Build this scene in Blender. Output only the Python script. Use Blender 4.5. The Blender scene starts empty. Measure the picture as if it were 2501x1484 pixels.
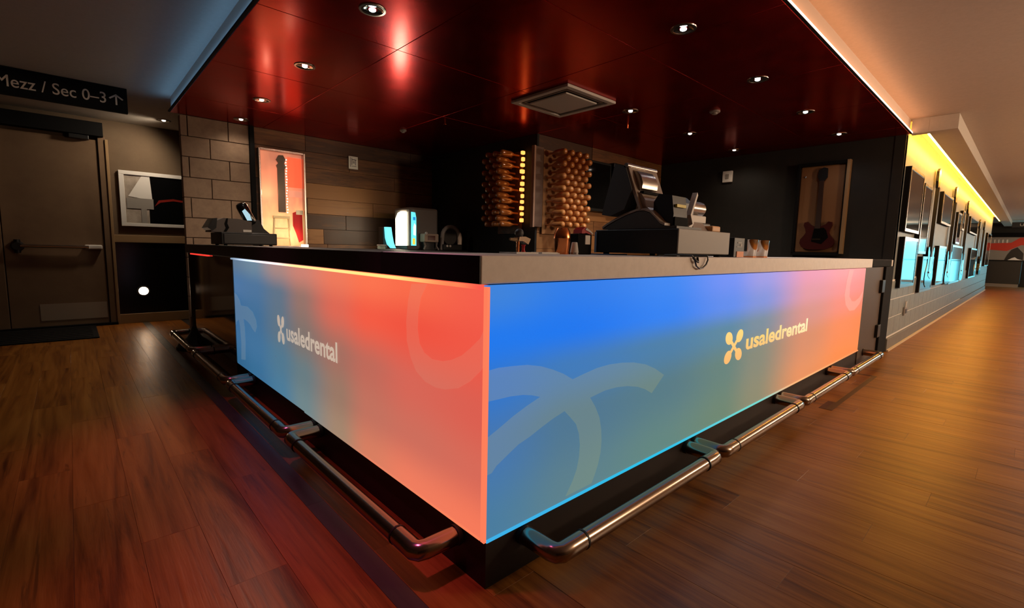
import bpy, bmesh, math, random
from mathutils import Matrix, Vector
random.seed(7)
scene = bpy.context.scene
COL = scene.collection

# ------------------------------------------------------------------ camera
cam_d = bpy.data.cameras.new('camera')
cam_d.sensor_width = 36.0
cam_d.lens = 1165.0 / 2501.0 * 36.0
cam_d.clip_start = 0.02
cam = bpy.data.objects.new('camera', cam_d)
COL.objects.link(cam)
CAM = Vector((-0.9241, -1.1069, 1.12))
cam.matrix_world = Matrix(((0.73535, 0.06141, -0.67490, CAM.x),
                           (-0.67735, 0.09825, -0.72907, CAM.y),
                           (0.02154, 0.99327, 0.11384, CAM.z),
                           (0, 0, 0, 1)))
scene.camera = cam

# ------------------------------------------------------------------ world, exposure
w = bpy.data.worlds.new('world'); scene.world = w; w.use_nodes = True
w.node_tree.nodes['Background'].inputs[0].default_value = (0.010, 0.009, 0.008, 1)
w.node_tree.nodes['Background'].inputs[1].default_value = 1.0
vs = scene.view_settings
vs.view_transform = 'Standard'; vs.look = 'None'; vs.gamma = 1.0; vs.exposure = 0.0
vs.use_curve_mapping = False


def lin(c):
    return tuple(((v / 255) / 12.92 if v / 255 <= 0.04045 else ((v / 255 + 0.055) / 1.055) ** 2.4) for v in c)


def lamp(name, kind, loc, energy, color, target=None, parent=None, **kw):
    d = bpy.data.lights.new(name, kind)
    d.energy = energy; d.color = color
    for k, v in kw.items():
        setattr(d, k, v)
    o = bpy.data.objects.new(name, d); COL.objects.link(o)
    o.location = loc
    if target is not None:
        o.rotation_euler = (Vector(target) - Vector(loc)).to_track_quat('-Z', 'Y').to_euler()
    if parent is not None:
        o.parent = parent
    return o


# unseen point lights added on the concourse side to brighten floor, ceiling and counter
for lx, ly, le in ((4.0, -3.6, 215), (7.2, -3.6, 190), (10.5, -3.6, 170), (16.0, -3.6, 150), (22.0, -3.6, 130), (26.3, -3.0, 70)):
    lamp('concourse_fill', 'POINT', (lx, ly, 2.1), le, (1.0, 0.73, 0.50), shadow_soft_size=0.22)
# crimson spots added out of view to tint the floor before the left screen
for wx, wy, we_ in ((-0.52, 0.35, 92), (-0.52, 1.9, 68)):
    lamp('floor_tint_spot', 'SPOT', (wx, wy, 2.62), we_, (1.0, 0.13, 0.46), (-0.40, wy + 0.1, 0), spot_size=math.radians(46), spot_blend=1.0, shadow_soft_size=0.06)

# ------------------------------------------------------------------ mesh helpers
class B:
    def __init__(s):
        s.v = []; s.f = []

    def add(s, vs_, fs):
        n = len(s.v)
        s.v += [Vector(p) for p in vs_]
        s.f += [tuple(i + n for i in f) for f in fs]
        return s

    def box(s, x0, y0, z0, x1, y1, z1, c=0.0):
        if x0 > x1: x0, x1 = x1, x0
        if y0 > y1: y0, y1 = y1, y0
        if z0 > z1: z0, z1 = z1, z0
        if c <= 0:
            return s.add([(x0, y0, z0), (x1, y0, z0), (x1, y1, z0), (x0, y1, z0), (x0, y0, z1), (x1, y0, z1), (x1, y1, z1), (x0, y1, z1)],
                         [(0, 3, 2, 1), (4, 5, 6, 7), (0, 1, 5, 4), (1, 2, 6, 5), (2, 3, 7, 6), (3, 0, 4, 7)])
        bm = bmesh.new()
        bmesh.ops.create_cube(bm, size=1.0)
        for q in bm.verts:
            q.co = Vector(((x0 + x1) / 2 + q.co.x * (x1 - x0), (y0 + y1) / 2 + q.co.y * (y1 - y0), (z0 + z1) / 2 + q.co.z * (z1 - z0)))
        bmesh.ops.bevel(bm, geom=bm.edges[:], offset=c, segments=2, profile=0.5, affect='EDGES', clamp_overlap=True)
        bm.verts.index_update()
        s.add([q.co.copy() for q in bm.verts], [tuple(q.index for q in f.verts) for f in bm.faces])
        bm.free()
        return s

    def cyl(s, p0, p1, r0, r1=None, n=16, caps=True):
        r1 = r0 if r1 is None else r1
        p0 = Vector(p0); p1 = Vector(p1)
        d = (p1 - p0).normalized()
        a = d.orthogonal().normalized(); b = d.cross(a)
        ring = [(math.cos(2 * math.pi * i / n), math.sin(2 * math.pi * i / n)) for i in range(n)]
        vs_ = [p0 + (a * c + b * t) * r0 for c, t in ring] + [p1 + (a * c + b * t) * r1 for c, t in ring]
        fs = [(i, (i + 1) % n, n + (i + 1) % n, n + i) for i in range(n)]
        if caps:
            fs += [tuple(range(n - 1, -1, -1)), tuple(range(n, 2 * n))]
        return s.add(vs_, fs)

    def lathe(s, prof, c=(0, 0, 0), ax=(0, 0, 1), n=20, caps=True):
        d = Vector(ax).normalized(); c = Vector(c)
        a = d.orthogonal().normalized(); b = d.cross(a)
        vs_ = []
        for r, z in prof:
            for i in range(n):
                t = 2 * math.pi * i / n
                vs_.append(c + d * z + (a * math.cos(t) + b * math.sin(t)) * r)
        fs = []
        for k in range(len(prof) - 1):
            for i in range(n):
                j = (i + 1) % n
                fs.append((k * n + i, k * n + j, (k + 1) * n + j, (k + 1) * n + i))
        if caps:
            fs += [tuple(range(n - 1, -1, -1)), tuple(range((len(prof) - 1) * n, len(prof) * n))]
        return s.add(vs_, fs)

    def tube(s, path, r, n=10):
        path = [Vector(p) for p in path]
        up = None; rings = []
        for i, p in enumerate(path):
            d = (path[min(i + 1, len(path) - 1)] - path[max(i - 1, 0)]).normalized()
            if up is None:
                up = d.orthogonal().normalized()
            up = (up - d * up.dot(d)).normalized()
            b = d.cross(up)
            rr = r[i] if isinstance(r, (list, tuple)) else r
            rings.append([p + (up * math.cos(2 * math.pi * k / n) + b * math.sin(2 * math.pi * k / n)) * rr for k in range(n)])
        vs_ = [q for g in rings for q in g]
        fs = []
        for k in range(len(rings) - 1):
            for i in range(n):
                j = (i + 1) % n
                fs.append((k * n + i, k * n + j, (k + 1) * n + j, (k + 1) * n + i))
        fs += [tuple(range(n - 1, -1, -1)), tuple(range((len(rings) - 1) * n, len(rings) * n))]
        return s.add(vs_, fs)

    def prism(s, poly, o, u, v, d):
        """2-D outline (a, b) at o + a*u + b*v, given depth vector d"""
        o, u, v, d = Vector(o), Vector(u), Vector(v), Vector(d)
        n = len(poly)
        vs_ = [o + u * a + v * b for a, b in poly] + [o + u * a + v * b + d for a, b in poly]
        fs = [(i, (i + 1) % n, n + (i + 1) % n, n + i) for i in range(n)]
        fs += [tuple(range(n - 1, -1, -1)), tuple(range(n, 2 * n))]
        return s.add(vs_, fs)

    def sph(s, c, r, n=12, m=8, sc=(1, 1, 1)):
        c = Vector(c); vs_ = [c + Vector((0, 0, r * sc[2]))]
        for k in range(1, m):
            t = math.pi * k / m
            for i in range(n):
                p = 2 * math.pi * i / n
                vs_.append(c + Vector((r * sc[0] * math.sin(t) * math.cos(p), r * sc[1] * math.sin(t) * math.sin(p), r * sc[2] * math.cos(t))))
        vs_.append(c - Vector((0, 0, r * sc[2])))
        fs = [(0, 1 + i, 1 + (i + 1) % n) for i in range(n)]
        for k in range(m - 2):
            for i in range(n):
                j = (i + 1) % n
                fs.append((1 + k * n + i, 1 + (k + 1) * n + i, 1 + (k + 1) * n + j, 1 + k * n + j))
        e = len(vs_) - 1
        fs += [(e, 1 + (m - 2) * n + (i + 1) % n, 1 + (m - 2) * n + i) for i in range(n)]
        return s.add(vs_, fs)

    def xf(s, m):
        s.v = [m @ p for p in s.v]
        return s


ORIG = {}


def props(o, label=None, cat=None, group=None, kind=None):
    if label: o['label'] = label
    if cat: o['category'] = cat
    if group: o['group'] = group
    if kind: o['kind'] = kind
    return o


def obj(name, b, mat, parent=None, label=None, cat=None, group=None, kind=None, smooth=False, loc=None):
    base = ORIG.get(parent.name, Vector()) if parent is not None else (Vector(loc) if loc is not None else Vector())
    me = bpy.data.meshes.new(name)
    me.from_pydata([p - base for p in b.v], [], b.f)
    bm = bmesh.new(); bm.from_mesh(me)
    bmesh.ops.recalc_face_normals(bm, faces=bm.faces[:])
    big = [f for f in bm.faces if len(f.verts) > 4]
    if big:
        bmesh.ops.triangulate(bm, faces=big)
    bm.to_mesh(me); bm.free()
    if smooth:
        me.polygons.foreach_set('use_smooth', [True] * len(me.polygons))
        try:
            me.set_sharp_from_angle(angle=math.radians(40))
        except Exception:
            pass
    me.materials.append(mat)
    o = bpy.data.objects.new(name, me); COL.objects.link(o)
    if parent is not None:
        o.parent = parent
    else:
        o.location = base
    ORIG[o.name] = base
    return props(o, label, cat, group, kind)


def thing(name, loc, label, cat, group=None):
    o = bpy.data.objects.new(name, None); COL.objects.link(o)
    o.empty_display_size = 0.05
    o.location = loc
    ORIG[o.name] = Vector(loc)
    return props(o, label, cat, group)


def copy_tree(src, loc, label=None, parent=None, rot=None):
    c = src.copy(); COL.objects.link(c)
    if parent is None:
        c.location = loc
        if rot is not None: c.rotation_euler = rot
    else:
        c.parent = parent
    if label: c['label'] = label
    for ch in src.children:
        if ch.type != 'LIGHT' or True:
            copy_tree(ch, None, None, c)
    return c


# ------------------------------------------------------------------ materials
def mat(name, col=(0.5, 0.5, 0.5), rough=0.5, metal=0.0, spec=0.5, emit=None, es=1.0, coat=0.0, trans=0.0, srgb=True, ior=1.45):
    m = bpy.data.materials.new(name); m.use_nodes = True
    p = m.node_tree.nodes['Principled BSDF']
    c = lin(col) if srgb else col
    p.inputs['Base Color'].default_value = (*c, 1)
    p.inputs['Roughness'].default_value = rough
    p.inputs['Metallic'].default_value = metal
    p.inputs['Specular IOR Level'].default_value = spec
    p.inputs['Coat Weight'].default_value = coat
    p.inputs['Transmission Weight'].default_value = trans
    p.inputs['IOR'].default_value = ior
    if emit:
        p.inputs['Emission Color'].default_value = (*lin(emit), 1)
        p.inputs['Emission Strength'].default_value = es
    return m


class N:
    """small node-building helper"""
    def __init__(s, m):
        s.t = m.node_tree; s.p = s.t.nodes['Principled BSDF']

    def n(s, typ, **kw):
        k = s.t.nodes.new(typ)
        for a, b in kw.items():
            if a.startswith('i_'):
                k.inputs[a[2:].replace('_', ' ')].default_value = b
            else:
                setattr(k, a, b)
        return k

    def l(s, a, b):
        s.t.links.new(a, b)

    def math(s, op, a, b=None, c=None, clamp=False):
        k = s.n('ShaderNodeMath', operation=op); k.use_clamp = clamp
        for i, x in enumerate((a, b, c)):
            if x is None: continue
            if isinstance(x, (int, float)): k.inputs[i].default_value = x
            else: s.l(x, k.inputs[i])
        return k.outputs[0]

    def mix(s, f, a, b, blend='MIX'):
        k = s.n('ShaderNodeMix', data_type='RGBA', blend_type=blend)
        for i, x in ((0, f), (6, a), (7, b)):
            if isinstance(x, (int, float)): k.inputs[i].default_value = x
            elif isinstance(x, tuple): k.inputs[i].default_value = (*x, 1) if len(x) == 3 else x
            else: s.l(x, k.inputs[i])
        return k.outputs[2]

    def ramp(s, f, stops, interp='LINEAR'):
        k = s.n('ShaderNodeValToRGB'); e = k.color_ramp.elements
        k.color_ramp.interpolation = interp
        while len(e) > 1: e.remove(e[-1])
        for i, (p, c) in enumerate(stops):
            q = e[0] if i == 0 else e.new(p)
            q.position = p; q.color = (*c, 1)
        s.l(f, k.inputs[0])
        return k.outputs[0]

    def pos(s):
        return s.n('ShaderNodeNewGeometry').outputs['Position']

    def sep(s, v):
        k = s.n('ShaderNodeSeparateXYZ'); s.l(v, k.inputs[0]); return k.outputs

    def mapping(s, v, scale, loc=None):
        k = s.n('ShaderNodeMapping'); k.inputs['Scale'].default_value = scale
        s.l(v, k.inputs['Vector'])
        if loc is not None: s.l(loc, k.inputs['Location'])
        return k.outputs[0]

    def noise(s, v, scale, detail=4, rough=0.55, dist=0.0):
        k = s.n('ShaderNodeTexNoise'); k.inputs['Scale'].default_value = scale
        k.inputs['Detail'].default_value = detail; k.inputs['Roughness'].default_value = rough
        k.inputs['Distortion'].default_value = dist
        s.l(v, k.inputs['Vector'])
        return k.outputs[0]

    def bump(s, h, strength, dist=0.01):
        k = s.n('ShaderNodeBump'); k.inputs['Strength'].default_value = strength; k.inputs['Distance'].default_value = dist
        s.l(h, k.inputs['Height']); s.l(k.outputs[0], s.p.inputs['Normal'])

    def rnd(s):
        a = s.n('ShaderNodeObjectInfo').outputs['Random']
        b = s.n('ShaderNodeNewGeometry').outputs['Random Per Island']
        return s.math('FRACT', s.math('ADD', a, b))


def wood(name, dark, mid, light, scale, rough=0.45, bump=0.08, spec=0.5, vary=0.35, stretch=9.0, dist=0.9, cracks=False):
    """grain runs along the axis whose scale entry is smallest"""
    m = mat(name, mid, rough, spec=spec); k = N(m)
    r = k.rnd()
    off = k.n('ShaderNodeCombineXYZ'); k.l(k.math('MULTIPLY', r, 37.0), off.inputs[0]); k.l(k.math('MULTIPLY', r, 91.0), off.inputs[1]); k.l(k.math('MULTIPLY', r, 53.0), off.inputs[2])
    v = k.mapping(k.pos(), scale, off.outputs[0])
    a = k.noise(v, 1.0, 7, 0.62, dist)
    b = k.noise(v, stretch, 3, 0.6)
    g = k.math('ADD', k.math('MULTIPLY', a, 0.72), k.math('MULTIPLY', b, 0.28))
    g = k.math('ADD', g, k.math('MULTIPLY', k.math('SUBTRACT', r, 0.5), vary))
    c = k.ramp(g, [(0.32, lin(dark)), (0.48, lin(mid)), (0.66, lin(light))])
    if cracks:
        e = k.noise(k.mapping(k.pos(), (26.0, 1.3, 1.0), off.outputs[0]), 1.0, 4, 0.7, 1.2)
        c = k.mix(k.ramp(e, [(0.60, (0, 0, 0)), (0.70, (0.55, 0.55, 0.55))]), c, tuple(q * 0.4 for q in lin(dark)))
    k.l(c, k.p.inputs['Base Color'])
    k.l(k.math('ADD', k.math('MULTIPLY', b, 0.22), rough - 0.1), k.p.inputs['Roughness'])
    k.bump(k.math('ADD', a, b), bump, 0.004)
    return m


def speckle(name, c0, c1, scale, rough=0.7, bump=0.1, spec=0.4, detail=5):
    m = mat(name, c0, rough, spec=spec); k = N(m)
    a = k.noise(k.pos(), scale, detail, 0.65)
    k.l(k.ramp(a, [(0.32, lin(c0)), (0.68, lin(c1))]), k.p.inputs['Base Color'])
    if bump: k.bump(a, bump, 0.004)
    return m


M = {}
M['floor'] = wood('floor_wood', (86, 44, 12), (128, 76, 25), (150, 96, 38), (8.0, 0.42, 1.0), rough=0.36, bump=0.22, spec=0.26, vary=0.10, stretch=6.0, dist=2.2, cracks=True)
M['floor_grey'] = wood('floor_grey_strip', (34, 32, 28), (52, 48, 42), (66, 60, 54), (5.5, 0.55, 1.0), rough=0.42, bump=0.10)
M['subfloor'] = mat('subfloor', (34, 22, 14), 0.8)
M['ceil'] = speckle('ceiling_paint', (178, 168, 154), (184, 174, 160), 30.0, 0.9, 0.01)
M['wall_dark'] = speckle('dark_wall_paint', (30, 28, 25), (36, 33, 29), 6.0, 0.75, 0.02)
M['wall_black'] = mat('black_wall_paint', (17, 16, 15), 0.7)
M['wall_brown'] = speckle('brown_wall_paint', (92, 74, 56), (100, 82, 62), 5.0, 0.85, 0.02)
M['door'] = speckle('door_paint', (104, 80, 58), (112, 88, 64), 5.0, 0.6, 0.0)
M['block'] = speckle('painted_block', (128, 104, 86), (142, 118, 98), 14.0, 0.85, 0.25)
M['mortar'] = mat('mortar', (84, 66, 54), 0.9)
M['block_grey'] = speckle('grey_painted_block', (124, 130, 126), (136, 142, 138), 10.0, 0.5, 0.15)
M['mortar_light'] = mat('light_mortar', (222, 216, 206), 0.6)
M['board'] = wood('wall_board', (70, 42, 22), (112, 70, 36), (146, 98, 54), (0.7, 6.0, 7.0), rough=0.5, bump=0.06, vary=0.45)
M['black'] = mat('black_plastic', (18, 18, 18), 0.45)
M['black_gloss'] = mat('black_gloss', (9, 9, 9), 0.16, spec=0.6)
M['black_matt'] = mat('black_matt', (13, 12, 12), 0.85, spec=0.2)
M['plinth'] = speckle('plinth_laminate', (30, 24, 21), (36, 29, 25), 8.0, 0.5, 0.0)
M['counter'] = speckle('counter_stone', (222, 214, 206), (232, 224, 216), 22.0, 0.5, 0.0)
M['steel'] = mat('brushed_steel', (172, 166, 160), 0.26, metal=1.0)
M['chrome'] = mat('chrome', (214, 210, 206), 0.10, metal=1.0)
M['pipe'] = mat('rail_steel', (158, 142, 128), 0.20, metal=1.0)
M['ring'] = mat('rail_joint', (24, 20, 18), 0.5)
M['white'] = mat('white_plastic', (206, 200, 192), 0.5)
M['grey'] = mat('grey_plastic', (134, 126, 118), 0.5)
M['dgrey'] = mat('dark_grey_plastic', (62, 59, 57), 0.5)
M['tan'] = mat('tan_trim', (142, 112, 76), 0.6)
M['red'] = mat('red_plastic', (176, 30, 28), 0.4)
M['copper'] = mat('copper', (226, 140, 86), 0.2, metal=1.0)
M['paper'] = mat('paper', (228, 222, 212), 0.8)
M['glass'] = mat('frame_glass', (14, 14, 15), 0.06, spec=0.9)
M['bulb'] = mat('lamp_disc', (255, 255, 255), 0.5, emit=(255, 240, 222), es=9.0)
M['bulb_cool'] = mat('lamp_disc_cool', (255, 255, 255), 0.5, emit=(232, 248, 250), es=9.0)
M['sign_text'] = mat('sign_lettering', (196, 182, 168), 0.6)

# canopy lacquer: red, mirror-like
m = mat('red_lacquer', (104, 12, 6), 0.17, metal=0.85, spec=0.5, coat=0.35); k = N(m)
v = k.mapping(k.pos(), (2.0, 2.0, 2.0)); a = k.noise(v, 2.5, 5, 0.6)
k.l(k.ramp(a, [(0.3, lin((150, 12, 4))), (0.7, lin((180, 18, 7)))]), k.p.inputs['Base Color'])
k.l(k.math('ADD', k.math('MULTIPLY', a, 0.14), 0.16), k.p.inputs['Roughness'])
k.p.inputs['Coat Roughness'].default_value = 0.16
k.p.inputs['Specular Tint'].default_value = (0.85, 0.16, 0.08, 1)
k.bump(k.noise(k.pos(), 5.0, 3), 0.03, 0.003)
M['lacquer'] = m


def led_material(name, axis, cols, rows, overlay=None, fac=0.0, gain=1.0):
    """screen picture: colour samples on a grid along the face (cols = positions, rows = (height, colours))"""
    m = mat(name, (4, 4, 4), 0.45, spec=0.12); k = N(m)
    xyz = k.sep(k.pos()); u = xyz[axis]; z = xyz[2]
    lo, hi = cols[0], cols[-1]
    f = k.math('DIVIDE', k.math('SUBTRACT', u, lo), hi - lo)
    out = None
    prev = None
    for h, cs in rows:
        c = k.ramp(f, [((p - lo) / (hi - lo), lin(q)) for p, q in zip(cols, cs)], 'EASE')
        if out is None:
            out = c
        else:
            t = k.n('ShaderNodeMapRange', interpolation_type='SMOOTHSTEP')
            t.inputs[1].default_value = prev; t.inputs[2].default_value = h
            k.l(z, t.inputs[0])
            out = k.mix(t.outputs[0], out, c)
        prev = h
    if overlay:
        out = k.mix(fac, out, lin(overlay))
    k.l(out, k.p.inputs['Emission Color'])
    k.p.inputs['Emission Strength'].default_value = gain
    return m


LC = [0, 0.44, 0.8, 1.12, 1.6, 2.0, 2.5, 3.08]
LR = [(0.20, [(246, 122, 90), (240, 125, 95), (216, 126, 97), (164, 134, 110), (112, 134, 138), (76, 124, 154), (56, 110, 150), (50, 100, 140)]),
      (0.40, [(216, 106, 88), (206, 110, 92), (194, 114, 95), (154, 120, 102), (104, 124, 130), (80, 120, 145), (65, 114, 155), (60, 108, 152)]),
      (0.60, [(220, 95, 80), (215, 102, 86), (192, 106, 90), (164, 110, 96), (126, 114, 108), (94, 115, 132), (65, 110, 150), (60, 105, 150)]),
      (0.82, [(240, 88, 70), (240, 84, 64), (244, 92, 68), (222, 104, 84), (150, 115, 106), (96, 115, 135), (74, 114, 154), (70, 114, 160)]),
      (0.98, [(245, 95, 75), (250, 108, 75), (252, 116, 80), (240, 122, 92), (205, 130, 115), (170, 135, 130), (110, 135, 155), (96, 120, 145)])]
RC = [0, 0.4, 1.07, 1.72, 2.2, 3.15, 4.2, 4.86]
RR = [(0.20, [(74, 124, 158), (92, 128, 140), (98, 134, 128), (108, 134, 114), (140, 138, 112), (232, 145, 96), (252, 140, 76), (252, 138, 76)]),
      (0.50, [(68, 118, 176), (78, 118, 146), (84, 122, 134), (98, 130, 124), (132, 136, 120), (216, 140, 105), (250, 138, 88), (250, 135, 80)]),
      (0.70, [(48, 118, 204), (62, 122, 186), (72, 126, 168), (86, 134, 160), (118, 140, 156), (216, 145, 135), (250, 140, 120), (250, 135, 110)]),
      (0.84, [(28, 120, 236), (20, 118, 238), (38, 128, 242), (88, 138, 236), (124, 145, 218), (226, 150, 160), (250, 145, 140), (250, 140, 130)]),
      (0.99, [(58, 130, 218), (35, 122, 232), (46, 132, 242), (104, 140, 242), (152, 150, 226), (236, 150, 175), (252, 155, 155), (250, 146, 140)])]
M['led_left'] = led_material('left_screen_picture', 1, LC, LR)
M['led_right'] = led_material('right_screen_picture', 0, RC, RR)
M['mark_left'] = led_material('left_screen_mark', 1, LC, LR, (210, 150, 124), 0.16)
M['mark_left_blue'] = led_material('left_screen_blue_mark', 1, LC, LR, (130, 150, 160), 0.25)
M['mark_right'] = led_material('right_screen_mark', 0, RC, RR, (150, 160, 112), 0.25)
M['mark_pink'] = led_material('right_screen_pink_mark', 0, RC, RR, (252, 190, 170), 0.35)
M['text_gold'] = led_material('gold_screen_lettering', 0, [1.7, 2.2, 3.2], [(0.5, [(255, 186, 110), (250, 190, 120), (255, 225, 160)]), (0.7, [(255, 215, 130), (248, 220, 120), (255, 250, 205)])])
M['text_beige'] = led_material('beige_screen_lettering', 1, [1.1, 2.05], [(0.5, [(202, 178, 158), (176, 168, 158)]), (0.7, [(206, 182, 162), (190, 172, 158)])])
M['trim_cyan'] = led_material('right_screen_edge_glow', 0, [0, 1.0, 2.2, 3.0, 4.86], [(0.17, [(60, 175, 230), (40, 190, 230), (110, 215, 205), (250, 180, 120), (252, 150, 90)]), (1.0, [(60, 175, 230), (40, 190, 230), (110, 215, 205), (250, 180, 120), (252, 150, 90)])])
M['trim_orange'] = mat('screen_corner_glow', (10, 10, 10), 0.5, emit=(255, 124, 88), es=1.05)
M['led_under'] = led_material('under_counter_strip_light', 1, [0, 0.15, 0.6, 1.6, 2.1, 2.6, 3.08], [(0.9, [(250, 70, 60), (252, 110, 70), (255, 190, 110), (255, 200, 130), (250, 215, 220), (190, 205, 225), (110, 130, 150)]), (1.1, [(250, 70, 60), (252, 110, 70), (255, 190, 110), (255, 200, 130), (250, 215, 220), (190, 205, 225), (110, 130, 150)])], gain=1.6)

# ------------------------------------------------------------------ room shell
EYE_F = Vector((0.6749, 0.7291, -0.1138))


def in_view(p):
    d = Vector(p) - CAM
    z = d.dot(EYE_F)
    if z < 0.15: return False
    x = d.dot(Vector((0.73535, -0.67735, 0.02154))) / z * 1165
    y = d.dot(Vector((0.06141, 0.09825, 0.99327))) / z * 1165
    return abs(x) < 1330 and abs(y) < 830


floor = obj('floor', B().box(-6.02, -5.0, -0.05, 30, 7.4, -0.004), M['subfloor'], label='wood plank floor running past the bar', kind='structure')
PW, PL = 0.185, 1.28
planks = []
row = 0
x = -0.24 - 31 * PW
while x < 30:
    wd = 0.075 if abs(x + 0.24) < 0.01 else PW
    y = -5.0 - (row * 0.47 % PL)
    while y < 7.3:
        a0, a1, b0, b1 = x, min(x + wd, 29.9), max(y, -4.98), min(y + PL, 7.24)
        if b1 - b0 > 0.05 and not (a0 > 0.05 and b0 > 0.05 and a1 < 6.2) and not (a0 > 6.3 and b0 > 0.05):
            planks.append((a0, a1, b0, b1))
        y += PL
    x += wd; row += 1


def plank_box(b, a0, a1, b0, b1, h):
    g = 0.0003; c = 0.0005
    x0, x1, y0, y1 = a0 + g, a1 - g, b0 + g, b1 - g
    b.add([(x0, y0, -0.004), (x1, y0, -0.004), (x1, y1, -0.004), (x0, y1, -0.004), (x0, y0, h - c), (x1, y0, h - c), (x1, y1, h - c), (x0, y1, h - c),
           (x0 + c, y0 + c, h), (x1 - c, y0 + c, h), (x1 - c, y1 - c, h), (x0 + c, y1 - c, h)],
          [(0, 1, 5, 4), (1, 2, 6, 5), (2, 3, 7, 6), (3, 0, 4, 7), (4, 5, 9, 8), (5, 6, 10, 9), (6, 7, 11, 10), (7, 4, 8, 11), (8, 9, 10, 11)])


def vis_plank(p):
    a0, a1, b0, b1 = p
    return any(in_view((q, r, 0)) for q in (a0, a1) for r in (b0, (b0 + b1) / 2, b1))


seen = sorted([p for p in planks if vis_plank(p)], key=lambda p: (Vector(((p[0] + p[1]) / 2, (p[2] + p[3]) / 2, 0)) - CAM).length)
single = set(seen[:300])
rest = B()
for p in planks:
    if p in single:
        b = B(); plank_box(b, *p, random.uniform(-0.0006, 0.0002))
        grey = abs(p[0] + 0.24) < 0.01 and p[3] > 0.2  # one narrow strip left of the bar coloured greyer than its neighbours
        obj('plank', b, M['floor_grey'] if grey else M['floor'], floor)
    else:
        plank_box(rest, *p, random.uniform(-0.0006, 0.0002))
obj('far_planks', rest, M['floor'], floor, kind='stuff')

ceiling = B()
ceiling.box(-6, -5, 2.68, 30, 7.4, 2.78)
obj('ceiling', ceiling, M['ceil'], label='plain painted ceiling around the red canopy', kind='structure')

wall_back = obj('wall_back', B().box(-6, 7.25, 0, 3.6, 7.4, 2.68), M['wall_brown'], label='dim brown wall with the door at the far left', kind='structure')
obj('wall_left', B().box(-6.0, -5, 0, -5.9, 7.25, 2.68), M['wall_brown'], label='wall on the left of the concourse', kind='structure')
obj('wall_rear', B().box(-6, -5.1, 0, 30, -5.0, 2.68), M['wall_brown'], label='wall behind the camera side of the concourse', kind='structure')

# ---- painted block pier and wood-clad walls behind the bar
CH = 0.2245
wall_block = obj('wall_block', B().box(0.062, 5.412, 0, 0.735, 5.53, 2.52), M['mortar'], label='painted concrete block pier left of the lit display case', kind='structure')
zc = 2.52; r = 0
while zc > 0.05:
    z0 = max(zc - CH, 0.0)
    cuts = [0.05, 0.33, 0.74] if r % 2 else [0.05, 0.12, 0.52, 0.74]
    for a, b2 in zip(cuts, cuts[1:]):
        obj('block', B().box(a + 0.004, 5.395 + random.uniform(0, 0.003), z0 + 0.004, b2 - 0.004, 5.5, zc - 0.004, 0.004), M['block'], wall_block)
    zc -= CH; r += 1


def clad_wall(name, x0, x1, y, label):
    wl = obj(name, B().box(x0, y + 0.02, 0, x1, y + 0.12, 2.52), M['wall_black'], label=label, kind='structure')
    z = 2.52; i = 0
    while z > 0.75:
        z0 = z - 0.198
        xs = [x0]; q = x0 + random.uniform(0.5, 1.5)
        while q < x1 - 0.3:
            xs.append(q); q += random.uniform(0.9, 1.6)
        xs.append(x1)
        for a, b2 in zip(xs, xs[1:]):
            d = random.uniform(0, 0.008)
            obj('board', B().box(a + 0.0015, y - d, z0 + 0.0015, b2 - 0.0015, y + 0.02, z - 0.0015, 0.002), M['board'], wl)
        z = z0; i += 1
    return wl


clad_wall('wall_bar_left', 0.79, 3.33, 5.40, 'wood board wall behind the left bar counter')
clad_wall('wall_bar_right', 3.36, 6.2, 3.10, 'wood board wall behind the bottle racks and register')
obj('wall_bar_return', B().box(3.33, 3.10, 0, 3.36, 5.42, 2.52), M['wall_black'], label='black return wall between the two wood board walls', kind='structure')
obj('wall_side', B().box(6.2, 0.0, 0, 6.3, 3.2, 2.52), M['wall_dark'], label='dark wall at the far right end of the bar', kind='structure')
obj('trim_1', B().box(0.742, 5.36, 0.9, 0.788, 5.41, 2.52), M['black_matt'], label='black strip between block pier and wood wall', kind='structure')

# ---- red canopy
canopy = thing('bar_canopy', (3.0, 2.7, 2.52), 'glossy dark red panelled canopy hung over the bar', 'canopy')
obj('core', B().box(0.0, 0.0, 2.535, 6.2, 5.4, 2.675), M['black_matt'], canopy)
gx = [-0.03, 0.89, 2.11, 3.33, 4.55, 5.77, 6.2]
gy = [-0.03, 0.90, 2.12, 3.34, 4.56, 5.40]
for a, a2 in zip(gx, gx[1:]):
    for b1, b2 in zip(gy, gy[1:]):
        if a >= 3.3 and b1 >= 3.1: continue
        if a >= 3.3 and b2 > 3.1: b2 = 3.1
        obj('canopy_panel', B().box(a + 0.002, b1 + 0.002, 2.52, a2 - 0.002, b2 - 0.002, 2.536, 0.002), M['lacquer'], canopy)
M['fascia'] = mat('fascia_paint', (214, 196, 180), 0.8)
obj('fascia', B().box(-0.02, -0.02, 2.536, 6.2, -0.01, 2.68), M['fascia'], canopy, label='peach lit fascia facing the concourse')
obj('fascia', B().box(-0.02, -0.01, 2.536, -0.01, 5.4, 2.68), M['fascia'], canopy, label='blue lit fascia on the left')
obj('lip', B().box(-0.048, -0.048, 2.522, 6.2, -0.03, 2.536), M['black_matt'], canopy)
obj('lip', B().box(-0.048, -0.03, 2.522, -0.03, 5.4, 2.536), M['black_matt'], canopy)
M['strip_warm'] = mat('warm_strip_light', (255, 255, 255), 0.5, emit=(255, 170, 116), es=12.0)
M['strip_white'] = mat('white_strip_light', (255, 255, 255), 0.5, emit=(255, 226, 206), es=1.6)
M['strip_blue'] = mat('blue_strip_light', (255, 255, 255), 0.5, emit=(110, 170, 225), es=8.0)
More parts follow.
